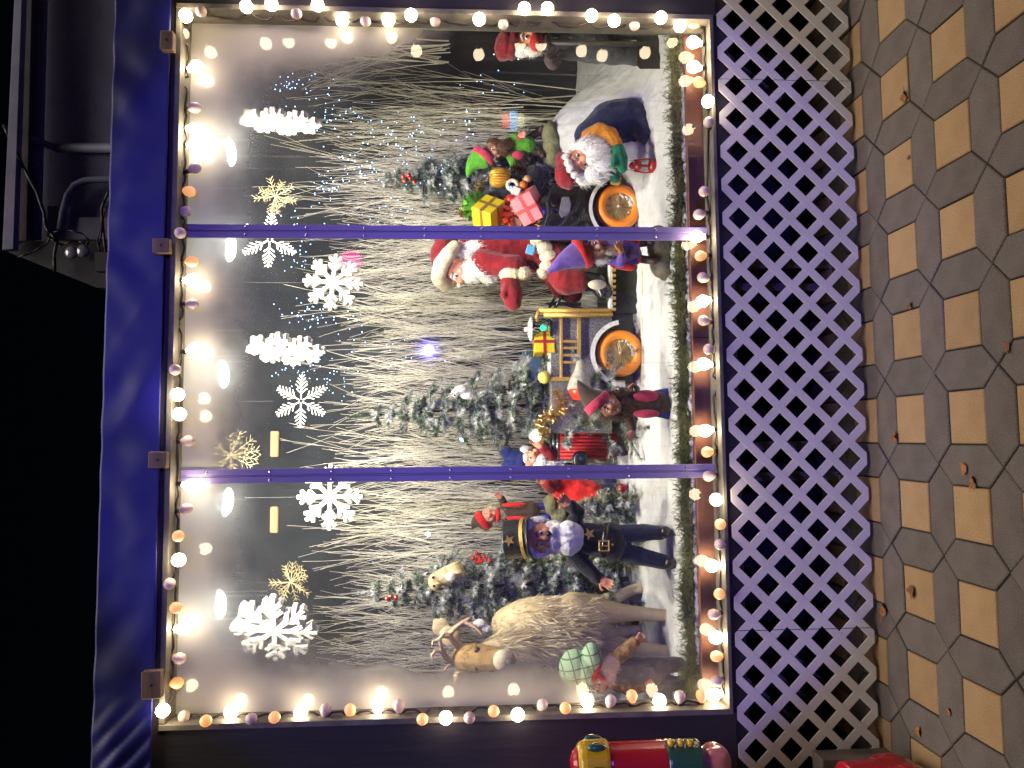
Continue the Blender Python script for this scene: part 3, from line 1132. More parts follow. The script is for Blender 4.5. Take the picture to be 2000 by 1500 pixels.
for i, (x, y, Y) in enumerate(((446, 297, 0.10), (446, 484, 0.10), (432, 731, 0.10), (440, 980, 0.10), (426, 1181, 0.10))):
    k = K(Y)
    p = k(x, y)
    R_ = 27 * k.m
    r = root('flood_lamp', p + V((0, 0, 0.15)), 'clear glass flood lamp glowing ' + ['above the edge-on snowflake at right', 'beside the right mullion top', 'above the flat six-armed snowflake',
             'beside the left mullion top', 'above the big bright snowflake at left'][i], 'lamp', 'flood lamps under the booth ceiling')
    rt = Matrix.Rotation(0.10, 3, 'X') @ Matrix.Rotation(0.10 if i % 2 else -0.08, 3, 'Y')
    build(MB().lathe([(R_ * .30, 0.085), (R_ * .36, 0.07), (R_ * .62, 0.04), (R_ * .90, 0.012), (R_, -0.002)], p, 24, rt), 'reflector_glass', M_FLOODGLASS, r, smooth=True)
    build(MB().lathe([(R_ * 1.0, -0.003), (R_ * .97, -0.012), (R_ * .75, -0.022), (R_ * .4, -0.028), (0.001, -0.030)], p, 24, rt), 'lamp_face', M_FLOODFACE, r, smooth=True)
    build(MB().lathe([(0.001, 0.135), (R_ * .32, 0.135), (R_ * .32, 0.087), (0.001, 0.085)], p, 16, rt), 'socket', M_PORCELAIN, r, smooth=True)
    build(MB().tube([rt @ V((0, 0, 0.10)) + p, V((p.x, p.y + 0.03, 2.95))], 0.004, 7), 'cord', M_CABLE, r)
    ld = bpy.data.lights.new('flood_glow', 'SPOT')
    ld.energy = 92 * (1.5, 1.0, 0.85, 1.45, 1.4)[i]
    ld.color = (1.0, 0.94, 0.80)
    ld.spot_size = math.radians(180)
    ld.spot_blend = 1.0
    ld.shadow_soft_size = 0.055
    lo_ = link('flood_glow', ld, r)
    lo_.location = V((0, 0, -0.15)) + (rt @ V((0, 0, -0.045)))
    lo_.rotation_euler = (math.radians(56), 0, 0)

# ================================================================== twig thicket along the back
M_TWIG = mat('white_birch_twig', (0.76, 0.72, 0.59), (0.50, 0.46, 0.35), 0.8, nscale=14, island=True, bump=0.2, bscale=90)
b = MB()
rng = random.Random(5)


def twig(base, d, l, r, depth):
    seg = 8 if depth == 0 else (5 if depth == 1 else 3)
    pts = [base]
    rads = [r]
    q = base.copy()
    dd = d.copy()
    for i in range(seg):
        dd = (dd + V((rng.gauss(0, .026), rng.gauss(0, .02), rng.gauss(0, .03)))).normalized()
        if dd.z * d.z < 0:
            dd.z *= -1
        q = q + dd * (l / seg)
        if q.y > BACK - 0.02:
            q.y = BACK - 0.02
        pts.append(q.copy())
        rads.append(max(0.0010, r * (1 - 0.82 * (i + 1) / seg)))
    b.tube(pts, rads, 4 if depth == 0 else 3, cap=False)
    if depth == 2:
        return
    nb = rng.randint(5, 8) if depth == 0 else rng.randint(0, 2)
    for _ in range(nb):
        t = rng.uniform(0.22, 0.92)
        i = min(seg - 1, int(t * seg))
        bp = pts[i].lerp(pts[i + 1], t * seg - i)
        dv = (pts[i + 1] - pts[i]).normalized()
        a = rng.choice((-1, 1)) * rng.uniform(0.06, 0.23)
        nd = (Matrix.Rotation(a, 3, 'Y') @ dv + V((0, rng.gauss(0, .12), 0))).normalized()
        twig(bp, nd, l * rng.uniform(0.28, 0.55) * (1 - 0.3 * t), rads[i] * 0.62, depth + 1)


# lower layer: stems standing in the snow, in bunches
x = IX0 + 0.05
while x < 2.12:                        # bare wall beyond, behind the shovel gnome
    for _ in range(2):
        bx = x + rng.gauss(0, .03)
        by = rng.uniform(1.22, 1.56)
        twig(V((bx, by, 0.76)), V((rng.gauss(0, .05), rng.gauss(.02, .03), 1)).normalized(), rng.uniform(1.0, 1.75) * (0.96 if bx < 0.9 else 1.08), rng.uniform(0.0026, 0.0050), 0)
    x += 0.0215
# upper layer: bunches starting higher up
for _ in range(110):
    bx = rng.uniform(IX0 + 0.05, 2.2)
    h0 = rng.uniform(1.30, 1.7)
    twig(V((bx, rng.uniform(1.30, 1.58), h0)), V((rng.gauss(0, .09), 0.01, 1)).normalized(), rng.uniform(0.6, 1.0), rng.uniform(0.0025, 0.0045), 0)
# bunch fanning out near the upper right corner
for _ in range(16):
    c = P(rng.uniform(850, 880), rng.uniform(78, 125), 1.25)
    e = P(rng.uniform(500, 640), rng.uniform(60, 150), 1.35)
    twig(c, (e - c).normalized(), (e - c).length, rng.uniform(0.003, 0.0055), 0)
o = build(b, 'twig_thicket', M_TWIG, loc=(0.34, 1.4, 0.75))
tag(o, 'dense thicket of whitewashed birch twigs standing along the back wall', 'twigs', kind='stuff')

# ================================================================== flocked fir trees
M_NEEDLE = mat('flocked_fir_needle', (0.030, 0.085, 0.038), (0.74, 0.74, 0.69), 0.8, nscale=15, island=True, lo=0.465, hi=0.59)
M_BARK = mat('fir_bark', (0.06, 0.04, 0.03), (0.04, 0.028, 0.02), 0.9)
M_GREENN = mat('bare_fir_needle', (0.035, 0.10, 0.045), (0.02, 0.06, 0.03), 0.7, nscale=30, island=True)


def needles(b, pts, ln, w, dens, rr, fl=0.55):
    """short blades all round a path"""
    for a, c in zip(pts, pts[1:]):
        d = c - a
        n = max(1, int(d.length * dens))
        dn = d.normalized()
        for i in range(n):
            p = a.lerp(c, rr.random())
            o = Quaternion(dn, rr.uniform(0, 6.283)) @ dn.orthogonal().normalized()
            b.strand(p, dn * fl + o, ln * rr.uniform(.7, 1.2), w, 0, 1, side=dn.cross(o).normalized())


def fir(k, tip, base, hw, label, seed, levels=15, flat=1.0, bare_top=False, dens=1150, nl=0.030):
    rr = random.Random(seed)
    A, B = k(*base), k(*tip)
    r = root('fir_tree', A, label, 'fir tree', 'snow-flocked artificial firs')
    h = (B - A).length
    build(MB().tube([A, A.lerp(B, .5), B], [0.014, 0.009, 0.003], 8), 'trunk', M_BARK, r)
    nb = MB()
    bb = MB()
    for lv in range(levels):
        t = 0.06 + 0.90 * (lv / (levels - 1)) ** 0.92
        c = A.lerp(B, t)
        L0 = hw * k.m * (1 - t) ** 0.80 + 0.03
        n = 9 if t < .6 else (7 if t < .85 else 5)
        for i in range(n):
            a = 2 * PI * (i + rr.uniform(-.3, .3)) / n + lv * 0.7
            ln = L0 * rr.uniform(0.62, 1.15)
            d = V((math.cos(a), math.sin(a) * flat, rr.uniform(-.18, .30)))
            pts = [c]
            q = c.copy()
            for s in range(4):
                d = (d + V((rr.gauss(0, .07), rr.gauss(0, .07), -0.05 + rr.gauss(0, .05)))).normalized()
                q = q + d * ln / 4
                pts.append(q.copy())
            bb.tube(pts, [0.004, 0.0035, 0.003, 0.0025, 0.0015], 4)
            needles(nb, pts, nl, 0.0023, dens, rr)
            for s in range(int(4 + ln * 18)):
                j = rr.randint(1, 3)
                bp = pts[j].lerp(pts[j + 1], rr.random())
                td = (pts[j + 1] - pts[j]).normalized()
                td = (Quaternion(V((0, 0, 1)), rr.choice((-1, 1)) * rr.uniform(.5, 1.0)) @ td + V((0, 0, rr.uniform(-.35, .35)))).normalized()
                tl_ = ln * rr.uniform(.25, .45)
                p2 = [bp, bp + td * tl_ * .5, bp + td * tl_ + V((0, 0, -0.012))]
                needles(nb, p2, nl * .9, 0.0023, dens, rr)
    build(bb, 'branches', M_BARK, r)
    o = build(nb, 'crown', M_NEEDLE, r)
    tp = MB()
    e = B + (B - A).normalized() * (0.10 if bare_top else 0.03)
    p2 = [A.lerp(B, .93), B, e]
    needles(tp, p2, nl, 0.0023, 1400, rr, 1.0)
    build(tp, 'leader', M_GREENN if bare_top else M_NEEDLE, r)
    return r


TREE_A = fir(K(1.0), (712, 1158), (1238, 1130), 118, 'tall flocked fir behind the reindeer with an owl on it', 3, levels=17)
TREE_B = fir(K(1.02), (715, 812), (1215, 780), 112, 'tall flocked fir behind the red radiator with a bare green tip', 4, levels=17, bare_top=True)
TREE_C = fir(K(1.18), (742, 352), (1075, 350), 74, 'slim flocked fir behind the heap of gifts', 8, levels=16)
TREE_D = fir(K(0.85), (1120, 992), (1232, 990), 34, 'knee-high dark flocked fir beside the black-hatted figure', 9, levels=7, dens=1000, nl=0.024)

# red berry sprays on the firs
M_BERRY = mat('red_glitter_berry', (0.45, 0.02, 0.015), (0.30, 0.01, 0.01), 0.3)
for i, (k, x, y, n) in enumerate(((K(0.86), 940, 1092, 14), (K(0.84), 762, 1168, 8), (K(1.02), 797, 350, 7))):
    bb = MB()
    for j in range(n):
        bb.ball(k(x + random.gauss(0, 8), y + random.gauss(0, 5), random.gauss(0, 5)), 4.2 * k.m, 8, 6)
    one(bb, 'berry_spray', M_BERRY, ['red berry spray on fir beside the black hat', 'small red berry spray high on the owl fir', 'red berry spray near top of the slim fir'][i], 'berries')

# ================================================================== hanging snowflakes
M_FOAM = mat('white_glitter_foam', (0.60, 0.58, 0.50), (0.50, 0.48, 0.41), 0.85, nscale=90, bump=0.8, bscale=160)
M_FLATW = mat('white_plastic_flake', (0.56, 0.55, 0.50), (0.50, 0.49, 0.44), 0.55)
M_GOLDTWIG = mat('gold_wire_glitter', (0.44, 0.37, 0.19), (0.35, 0.29, 0.14), 0.5, 0.1, nscale=80)
M_THREAD = mat('clear_thread', (0.16, 0.16, 0.16), (0.12, 0.12, 0.12), 0.6)


def hang(r, p, Rm):
    build(MB().tube([p + V((0, 0, Rm * 0.95)), V((p.x, p.y, 2.95))], 0.0004, 4), 'thread', M_THREAD, r)


def foam_flake(k, x, y, R, yaw, roll, th, label, name='foam_snowflake'):
    p = k(x, y)
    Rm = R * k.m
    r = root(name, p, label, 'snowflake', 'hanging snowflakes')
    rot = Matrix.Rotation(math.radians(yaw), 3, 'Z') @ Matrix.Rotation(math.radians(roll), 3, 'Y')
    b = MB()
    w = Rm * 0.085
    t = th

    def bar(a, c, ww):
        a, c = V(a), V(c)
        d = c - a
        ang = math.atan2(d.z, d.x)
        mid = (a + c) / 2
        b.bbox(p + rot @ V((mid.x, 0, mid.z)), (d.length, t * random.uniform(.94, 1.06), ww * 2), rot @ Matrix.Rotation(-ang, 3, 'Y'), 0.004)
    for i in range(8):
        a = i * PI / 4
        ca, sa = math.cos(a), math.sin(a)
        bar((0, 0, 0), (ca * Rm, 0, sa * Rm), w * 0.8)
        for f, l in ((0.42, 0.25), (0.66, 0.24)):
            for sg in (-1, 1):
                a2 = a + sg * 0.72
                bar((ca * Rm * f, 0, sa * Rm * f), (ca * Rm * f + math.cos(a2) * Rm * l * 1.25, 0, sa * Rm * f + math.sin(a2) * Rm * l * 1.25), w * 0.72)
    build(b, 'flake', M_FOAM, r)
    hang(r, p, Rm)
    return r


def fern_flake(k, x, y, R, yaw, roll, label):
    p = k(x, y)
    Rm = R * k.m
    r = root('flat_snowflake', p, label, 'snowflake', 'hanging snowflakes')
    rot = Matrix.Rotation(math.radians(yaw), 3, 'Z') @ Matrix.Rotation(math.radians(roll), 3, 'Y')
    b = MB()
    nb_ = 0

    def bar(a, c, ww):
        nonlocal nb_
        nb_ += 1
        d = V(c) - V(a)
        ang = math.atan2(d.z, d.x)
        mid = (V(a) + V(c)) / 2
        b.bbox(p + rot @ V((mid.x, (nb_ % 13) * 0.00012, mid.z)), (d.length, 0.007, ww * 2), rot @ Matrix.Rotation(-ang, 3, 'Y'), 0.002)
    w = Rm * 0.026
    for i in range(6):
        a = i * PI / 3
        ca, sa = math.cos(a), math.sin(a)
        bar((0.06 * Rm * ca, 0, 0.06 * Rm * sa), (ca * Rm, 0, sa * Rm), w)
        for q in range(5):
            f = 0.27 + q * 0.150
            l = 0.30 * (1 - 0.55 * abs(f - 0.42) / 0.5)
            for sg in (-1, 1):
                a2 = a + sg * 0.80
                bar((ca * Rm * f, 0, sa * Rm * f), (ca * Rm * f + math.cos(a2) * Rm * l, 0, sa * Rm * f + math.sin(a2) * Rm * l), w * 0.85)
    build(b, 'flake', M_FLATW, r)
    hang(r, p, Rm)
    return r


def gold_flake(k, x, y, R, label, seed):
    rr = random.Random(seed)
    p = k(x, y)
    Rm = R * k.m
    r = root('gold_twig_snowflake', p, label, 'snowflake', 'hanging snowflakes')
    b = MB()
    for i in range(17):
        a = 2 * PI * i / 17 + rr.uniform(-.12, .12)
        el_ = rr.uniform(-.95, .95)
        d = V((math.cos(a) * math.cos(el_), math.sin(el_), math.sin(a) * math.cos(el_)))
        e = p + d * Rm * rr.uniform(.85, 1.1)
        b.tube([p, e], [0.0023, 0.0015], 5)
        sd = d.cross(V((0, 1, 0))).normalized()
        for f in (.45, .68, .86):
            for sg in (-1, 1):
                s = p.lerp(e, f)
                b.tube([s, s + (d * .8 + sd * sg * .75).normalized() * Rm * .26], [0.0016, 0.0011], 4)
    build(b, 'flake', M_GOLDTWIG, r)
    hang(r, p, Rm)
    return r


foam_flake(K(0.32), 549, 238, 79, -98, 3, 0.034, 'thick white foam snowflake turned edge-on at the right')
fern_flake(K(0.45), 527, 468, 58, 10, 0, 'flat white ferny snowflake half hidden by the right mullion')
foam_flake(K(0.50), 651, 552, 59, 8, 4, 0.022, 'white foam snowflake above the bearded driver in red')
foam_flake(K(0.36), 559, 683, 75, -75, 2, 0.032, 'thick white foam snowflake turned edge-on in the middle pane')
fern_flake(K(0.50), 588, 783, 53, 6, 0, 'flat white six-armed ferny snowflake in the middle pane')
foam_flake(K(0.42), 645, 970, 63, 6, 0, 0.018, 'white foam snowflake behind the left mullion')
foam_flake(K(0.28), 537, 1227, 81, -33, 5, 0.040, 'large bright foam snowflake in the left pane')
gold_flake(K(0.60), 538, 383, 40, 'small gold twig snowflake in the right pane', 1)
gold_flake(K(0.42), 450, 890, 52, 'pale gold twig snowflake close to the top frame', 2)
gold_flake(K(0.75), 568, 1137, 39, 'small gold twig snowflake above the big bright snowflake', 3)

# ------------------------------------------------------------------ fairy lights in the twigs
M_FAIRY = emit('blue_fairy_light', (0.28, 0.52, 1.0), 9.0, None, False)
b = MB()
rr = random.Random(21)
CL = [(560, 170, 40, 25, 34), (660, 225, 60, 45, 46), (700, 330, 40, 40, 34), (640, 360, 30, 30, 30), (560, 410, 40, 22, 14), (580, 500, 30, 25, 24), (610, 610, 50, 30, 42),
      (570, 730, 45, 35, 36), (660, 745, 25, 35, 26), (440, 760, 35, 15, 18), (500, 880, 15, 18, 10), (800, 260, 50, 50, 26), (770, 300, 40, 60, 26), (860, 340, 35, 40, 24), (900, 230, 60, 40, 14),
      (760, 430, 70, 30, 22), (1000, 100, 40, 20, 14), (800, 690, 80, 40, 12), (950, 170, 60, 30, 10), (690, 640, 40, 40, 10)]
for (x, y, sx_, sy_, n) in CL:
    for _ in range(n):
        k = K(rr.uniform(1.08, 1.22))
        p = k(x + rr.gauss(0, sx_ * .6), y + rr.gauss(0, sy_ * .6))
        if IX0 < p.x < IX1 and 0.9 < p.z < 2.8:
            b.ball(p, 1.0 * k.m * rr.uniform(.6, 1.2), 6, 4)
tag(build(b, 'fairy_lights', M_FAIRY, loc=(0.6, 1.15, 0.8)), 'tiny blue fairy lights sprinkled through the white twigs', 'fairy lights', kind='stuff')
M_BIGLED = emit('blue_white_led', (0.45, 0.45, 1.0), 30.0)
M_TEALLED = emit('teal_led', (0.4, 0.9, 1.0), 14.0)
for i, (x, y, rad, mm, lab) in enumerate(((841, 1043, 4, M_TEALLED, 'teal bulb glowing in twigs above the black hat'),
                              (908, 858, 4, M_TEALLED, 'teal bulb glowing in twigs above the blue-capped figure'))):
    k = K(1.12)
    one(MB().lathe([(0.0005, 0), (rad * .5 * k.m, 0.002), (rad * k.m, 0.012), (rad * .7 * k.m, 0.022), (0.0005, 0.03)], k(x, y), 12), 'led_bulb', mm, lab, 'bulb', smooth=True)

# ------------------------------------------------------------------ evergreen garland along the sill
M_CEDAR = mat('cedar_sprig', (0.050, 0.085, 0.026), (0.15, 0.17, 0.055), 0.8, nscale=9, island=True)
M_MOSS = mat('brown_moss', (0.10, 0.055, 0.035), (0.05, 0.03, 0.02), 0.95, nscale=30, island=True)
rr = random.Random(31)
secs = ((WX0 - 0.12, -0.16, 'mossy green garland along the sill of the left pane'), (-0.14, 0.855, 'cedar garland along the sill of the middle pane'), (0.88, WX1 + 0.12, 'brown and green garland along the sill of the right pane'))
for si, (x0, x1, lab) in enumerate(secs):
    r = root('evergreen_garland', ((x0 + x1) / 2, 0.11, 0.70), lab, 'garland', 'garlands along the sill')
    b = MB()
    bm_ = MB()
    x = x0
    path = []
    while x < x1:
        path.append(V((x, 0.098 + 0.018 * mnoise.noise(V((x * 4, 1, 0))), 0.722 + 0.020 * mnoise.noise(V((x * 5, 3, 0))))))
        x += 0.012
    bm_.tube(path, [0.020 + 0.008 * mnoise.noise(p * 30) for p in path], 7)
    for p in path:
        dens_ = 0.6 + 1.1 * max(0, mnoise.noise(V((p.x * 6, 9, si))) + 0.35)
        for _ in range(int(26 * dens_)):
            d = V((rr.gauss(0, 1), rr.gauss(-.5, .6), rr.gauss(.25, .7))).normalized()
            q = p + d * 0.010
            l = rr.uniform(0.028, 0.070)
            if rr.random() < (0.45 if si == 2 else 0.12):
                bm_.strand(q, d, l * .8, 0.0012, 0.9, 2)
                continue
            e = q + d * l + V((0, 0, -0.006))
            b.tube([q, e], [0.0011, 0.0006], 3, cap=False)
            for f in (.2, .35, .5, .65, .8, .95):
                s = q.lerp(e, f)
                sd = Quaternion(d, rr.uniform(0, 6.28)) @ d.orthogonal().normalized()
                for sg in (-1, 1):
                    b.strand(s, d * .9 + sd * sg, rr.uniform(.008, .015), 0.0013, 0, 1)
    build(bm_, 'moss', M_MOSS, r)
    o = build(b, 'foliage', M_CEDAR, r)
# loose cotton on the sill
M_COTTON = mat('loose_cotton', (0.78, 0.77, 0.75), (0.70, 0.69, 0.67), 1.0, nscale=60, bump=0.6, bscale=150, spec=0.05)
rr = random.Random(44)
for i, (xa, xb, lab) in enumerate(((0.90, 1.62, 'wisp of cotton snow on sill under the lantern figure'), (-0.13, 0.84, 'long wisp of cotton snow on middle sill'), (-0.95, -0.17, 'wisp of cotton snow on left sill'))):
    b = MB()
    x = xa
    while x < xb:
        b.ball((x, 0.064 + rr.uniform(-.004, .006), 0.694 + rr.uniform(-.006, .006)), (rr.uniform(.014, .03), rr.uniform(.010, .018), rr.uniform(.008, .016)), 10, 6)
        x += rr.uniform(.012, .028)
    one(b, 'cotton_wisp', M_COTTON, lab, 'cotton', remesh=0.004, sm=2, disp=(0.008, 0.012))

# ================================================================== figures
def rdir(ang, yaw=0.0, pitch=0.0):
    """head frame: ang tilts in the picture plane (positive leans to the right), yaw turns to the right"""
    m = Matrix.Rotation(math.radians(ang), 3, 'Y') @ Matrix.Rotation(math.radians(-pitch), 3, 'X') @ Matrix.Rotation(math.radians(-yaw) * -1, 3, 'Z')
    return m @ V((1, 0, 0)), m @ V((0, -1, 0)), m @ V((0, 0, 1)), m


def head(r, c, R, ang=0, yaw=0, pitch=0, skin=None, nose=0.24, brows=None, mouth=True, vox=0.0035, eyes=True, long_=1.18, ears=True):
    rx, f, u, m = rdir(ang, yaw, pitch)

    def at(a, b_, e):
        return c + (rx * a + u * b_ + f * e) * R
    b = MB()
    b.ball(c, (R * .92, R * .98, R * long_), 18, 12, m)
    b.ball(at(0, -.12, .98), (R * nose, R * nose * 1.2, R * nose * 1.05), 12, 8, m)
    b.ball(at(0, .10, .90), (R * .12, R * .16, R * .3), 10, 7, m)
    for sg in (-1, 1):
        b.ball(at(sg * .42, -.28, .70), R * .30, 12, 8)
        b.ball(at(sg * .34, .34, .80), (R * .28, R * .16, R * .12), 10, 7, m)
        if ears:
            b.ball(at(sg * .95, -.02, .05), (R * .14, R * .22, R * .30), 10, 7, m)
    b.ball(at(0, -.78, .62), R * .30, 12, 8)
    o = build(b, 'head', skin or M_SKIN, r, remesh=vox, sm=3)
    if eyes:
        for sg in (-1, 1):
            build(MB().ball(at(sg * .36, .10, .86), (R * .17, R * .10, R * .12), 12, 8, m), 'eye', M_EYEWHITE, o, smooth=True)
            build(MB().ball(at(sg * .36, .10, .955), (R * .085, R * .04, R * .095), 10, 6, m), 'pupil', M_PUPIL, o, smooth=True)
            if brows:
                build(MB().tube([at(sg * .12, .34, .98), at(sg * .36, .46, .95), at(sg * .58, .32, .82)], [R * .03, R * .06, R * .025], 6), 'eyebrow', brows, o, smooth=True)
    if mouth:
        build(MB().ball(at(0, -.52, .88), (R * .26, R * .08, R * .07), 10, 6, m), 'mouth', M_LIP, o, smooth=True)
    return o, at, m


def fluff(name, m, r, k, blobs, n, ln, w=0.0014, flow=(0, -.25, -1), seed=1, rough=.45, remesh=0.006):
    """soft hair mass: ellipsoids (x, y, d, rx, ry, rd) covered with strands; one part"""
    rr = random.Random(seed)
    b = MB()
    fl = V(flow)
    tot = sum(q[3] * q[4] for q in blobs)
    for (x, y, d, rx, ry, rd) in blobs:
        c = k(x, y, d)
        R = V((ry * k.m, rd * k.m, rx * k.m))
        b.ball(c, tuple(R * .93), 14, 9)
        for _ in range(int(n * rx * ry / tot)):
            v = V((rr.gauss(0, 1), rr.gauss(-.3, 1), rr.gauss(0, 1))).normalized()
            p = c + V((v.x * R.x, v.y * R.y, v.z * R.z)) * .92
            d_ = (v * .55 + fl * .8 + V((rr.gauss(0, rough), rr.gauss(0, rough), rr.gauss(0, rough)))).normalized()
            b.strand(p, d_, ln * rr.uniform(.6, 1.2), w, 0.35, 2)
    return build(b, name, m, r)


def hand(r, k, wrist, tip, size, m, thumb=1, curl=0.25, spread=0.35, name='hand'):
    """five-fingered hand from pixel wrist towards pixel tip"""
    a, c = k(*wrist), k(*tip)
    d = (c - a).normalized()
    n = V((0, -1, 0))
    s = d.cross(n).normalized()
    n = s.cross(d).normalized()
    S = size * k.m
    b = MB()
    b.ball(a + d * S * .25, (S * .22, S * .22, S * .22))
    pr = Matrix((s, n, d)).transposed()
    b.ball(a + d * S * .42, (S * .30, S * .16, S * .34), 12, 8, pr)
    for i, (off, ln) in enumerate(((-.24, .40), (-.08, .50), (.08, .48), (.24, .36))):
        p0 = a + d * S * .66 + s * S * off
        dd = (d + s * off * spread * 2.2).normalized()
        p1 = p0 + dd * S * ln * .55
        dd2 = (dd + n * curl * 1.5).normalized()
        b.cap_chain([(p0 - dd * S * .1, S * .085), (p1, S * .078), (p1 + dd2 * S * ln * .5, S * .062)], 8)
    t0 = a + d * S * .30 + s * S * .24 * thumb
    td = (d * .6 + s * thumb * .9).normalized()
    b.cap_chain([(t0, S * .11), (t0 + td * S * .26, S * .09), (t0 + td * S * .26 + (d * .8 + s * thumb * .4).normalized() * S * .2, S * .07)], 8)
    return build(b, name, m, r, remesh=max(0.0022, S * .045), sm=1)


def cone_hat(r, k, apex, base, rb, m, band, bandm, bend=0.0, name='hat'):
    """pointed hat; apex and base centre in pixels, rb base radius"""
    a, c = k(*apex), k(*base)
    ax = (a - c)
    pts, rad = [], []
    side = ax.cross(V((0, 1, 0))).normalized()
    for i in range(11):
        t = i / 10
        pts.append(c + ax * t + side * bend * k.m * math.sin(PI * t))
        rad.append(rb * k.m * ((1 - t) ** 0.82 * 1.0 + .02))
    o = build(MB().tube(pts, rad, 20), name, m, r, smooth=True)
    q = ax.normalized()
    b2 = MB()
    b2.tube([c - q * band * k.m * .5, c - q * band * k.m * .35, c + q * band * k.m * .5, c + q * band * k.m * .6],
            [rb * k.m * 1.00, rb * k.m * 1.10, rb * k.m * 1.08, rb * k.m * .96], 20)
    build(b2, 'hat_band', bandm, o, smooth=True)
    return o


def fig(k, base, label, group='puppet figures in the display'):
    return root('gnome_figure', k(*base), label, 'figure', group)


def star(p, R, th, m, r, name, tilt=0.0):
    pts = []
    for i in range(10):
        a = PI / 2 + i * PI / 5 + tilt
        q = R if i % 2 == 0 else R * .42
        pts.append(p + V((q * math.cos(a), 0, q * math.sin(a))))
    return build(MB().prism(pts, (0, th, 0)), name, m, r)


# ------------------------------------------------------------------ black-hatted conductor
k = K(0.40)
r = fig(k, (1305, 1068, 0), 'tall puppet in black coat and gold-starred black hat, white beard')
h, at, hm = head(r, k(1058, 1048, -4), 29 * k.m, -3, 0, 0, M_SKIN, .22, M_BLACKCLOTH)
flesh('coat', M_BLACKCLOTH, r, k, [[(1112, 1050, 4, 26), (1150, 1052, 2, 32), (1180, 1057, 0, 34)], ('e', 1196, 1058, 2, 26, 40, 32),
      [(1118, 1028, 4, 17), (1128, 1002, -4, 14), (1116, 988, -16, 12)], [(1122, 1078, 4, 17), (1146, 1108, -2, 15), (1166, 1128, -10, 13)]], .005, 4, (0.010, 0.05))
flesh('trousers', M_NAVY, r, k, [[(1210, 1044, 2, 19), (1250, 1040, 0, 17), (1290, 1040, 0, 15)], [(1210, 1076, 2, 19), (1250, 1086, 0, 18), (1298, 1098, 0, 15)], [(1205, 1044, 2, 18), (1205, 1076, 2, 18)]], .005, 3, (0.008, 0.04))
flesh('boot', M_BLACK, r, k, [[(1293, 1040, -2, 13), (1300, 1038, -16, 11)]], .004, 2)
flesh('boot', M_BLACK, r, k, [[(1301, 1099, -2, 13), (1308, 1100, -16, 11)]], .004, 2)
bd_ = flesh('beard', M_WHITEHAIR, r, k, [('e', 1090, 1050, -20, 18, 30, 18), ('e', 1110, 1051, -22, 26, 34, 22), ('e', 1124, 1049, -18, 17, 27, 18), ('e', 1080, 1027, -10, 18, 11, 14), ('e', 1080, 1071, -10, 18, 11, 14)], .004, 2, (.010, .022))
fluff('beard_strands', M_WHITEHAIR, bd_, k, [(1112, 1051, -22, 25, 33, 21)], 260, .014, .0010, seed=2)
fluff('hair', M_WHITEHAIR, r, k, [(1036, 1050, 4, 11, 36, 26), (1052, 1016, 6, 18, 8, 20), (1054, 1082, 6, 18, 8, 20)], 700, .014, seed=3, flow=(0, -.3, -.4))
fluff('moustache', M_WHITEHAIR, r, k, [(1078, 1038, -32, 6, 11, 6), (1078, 1062, -32, 6, 11, 6)], 260, .014, seed=4)
hb = MB()
rt = Matrix.Rotation(math.radians(-7), 3, 'Y') @ Matrix.Rotation(math.radians(-16), 3, 'X')
hb.lathe([(0.001, 0.118), (36 * k.m, 0.118), (38 * k.m, 0.112), (37 * k.m, 0.03), (38 * k.m, 0), (0.001, 0)], k(1036, 1050, 2), 28, rt)
hat = build(hb, 'hat', M_BLACK, r, smooth=False, bevel=.003)
build(MB().lathe([(36 * k.m, .034), (39.6 * k.m, .034), (39.6 * k.m, .018), (36 * k.m, .018)], k(1036, 1050, 2), 28, rt), 'hat_band', M_GOLD, hat, smooth=False)
vz = MB()
for i in range(13):
    pass
vis = []
for i in range(15):
    a = PI + PI * i / 14
    vis.append((math.cos(a), math.sin(a)))
vv = [rt @ V((x_ * 38 * k.m, y_ * 38 * k.m, .004)) + k(1036, 1050, 2) for x_, y_ in vis] + [rt @ V((x_ * 43 * k.m, y_ * 54 * k.m, -.012)) + k(1036, 1050, 2) for x_, y_ in vis]
vz.add(vv + [v + V((0, 0, .004)) for v in vv], [(i, i + 1, i + 16, i + 15) for i in range(14)] + [(i + 30, i + 45, i + 46, i + 31) for i in range(14)] + [(15 + i, 16 + i, 46 + i, 45 + i) for i in range(14)])
build(vz, 'visor', M_BLACK, hat, smooth=True)
star(rt @ V((4 * k.m, -39.5 * k.m, .080)) + k(1036, 1050, 2), 12 * k.m, .003, M_GOLD, hat, 'hat_star', .15)
star(k(1151, 1043, -38), 12 * k.m, .003, M_GOLD, r, 'coat_star', .1)
bk = build(MB().tube([k(1186, 1024, -20), k(1181, 1045, -35), k(1180, 1066, -39), k(1180, 1085, -28)], 6.0 * k.m, 8), 'belt', M_BLACK, r, smooth=True)
q = MB()
pc = k(1180, 1066, -46)
for (dx, dz, w_, h_) in ((-.022, 0, .006, .05), (.022, 0, .006, .05), (0, -.022, .05, .006), (0, .022, .05, .006)):
    q.bbox(pc + V((dx, 0, dz)), (w_, .006, h_), None, .0015)
q.bbox(pc + V((0, -.002, -.004)), (.004, .004, .04), None, .001)
build(q, 'buckle', M_GOLD, bk)
for (x, y) in ((1196, 1064),):
    build(MB().ball(k(x, y, -40), .006, 8, 6), 'button', M_GOLD, r, smooth=True)
hand(r, k, (1117, 988, -18), (1100, 975, -26), 30, M_SKIN, -1)
hand(r, k, (1167, 1129, -12), (1190, 1141, -22), 30, M_SKIN, 1, .5)
pp = MB().tube([k(1076, 1044, -34), k(1072, 1042, -44), k(1071, 1042, -50)], [2.5 * k.m, 3 * k.m, 5.5 * k.m], 8)
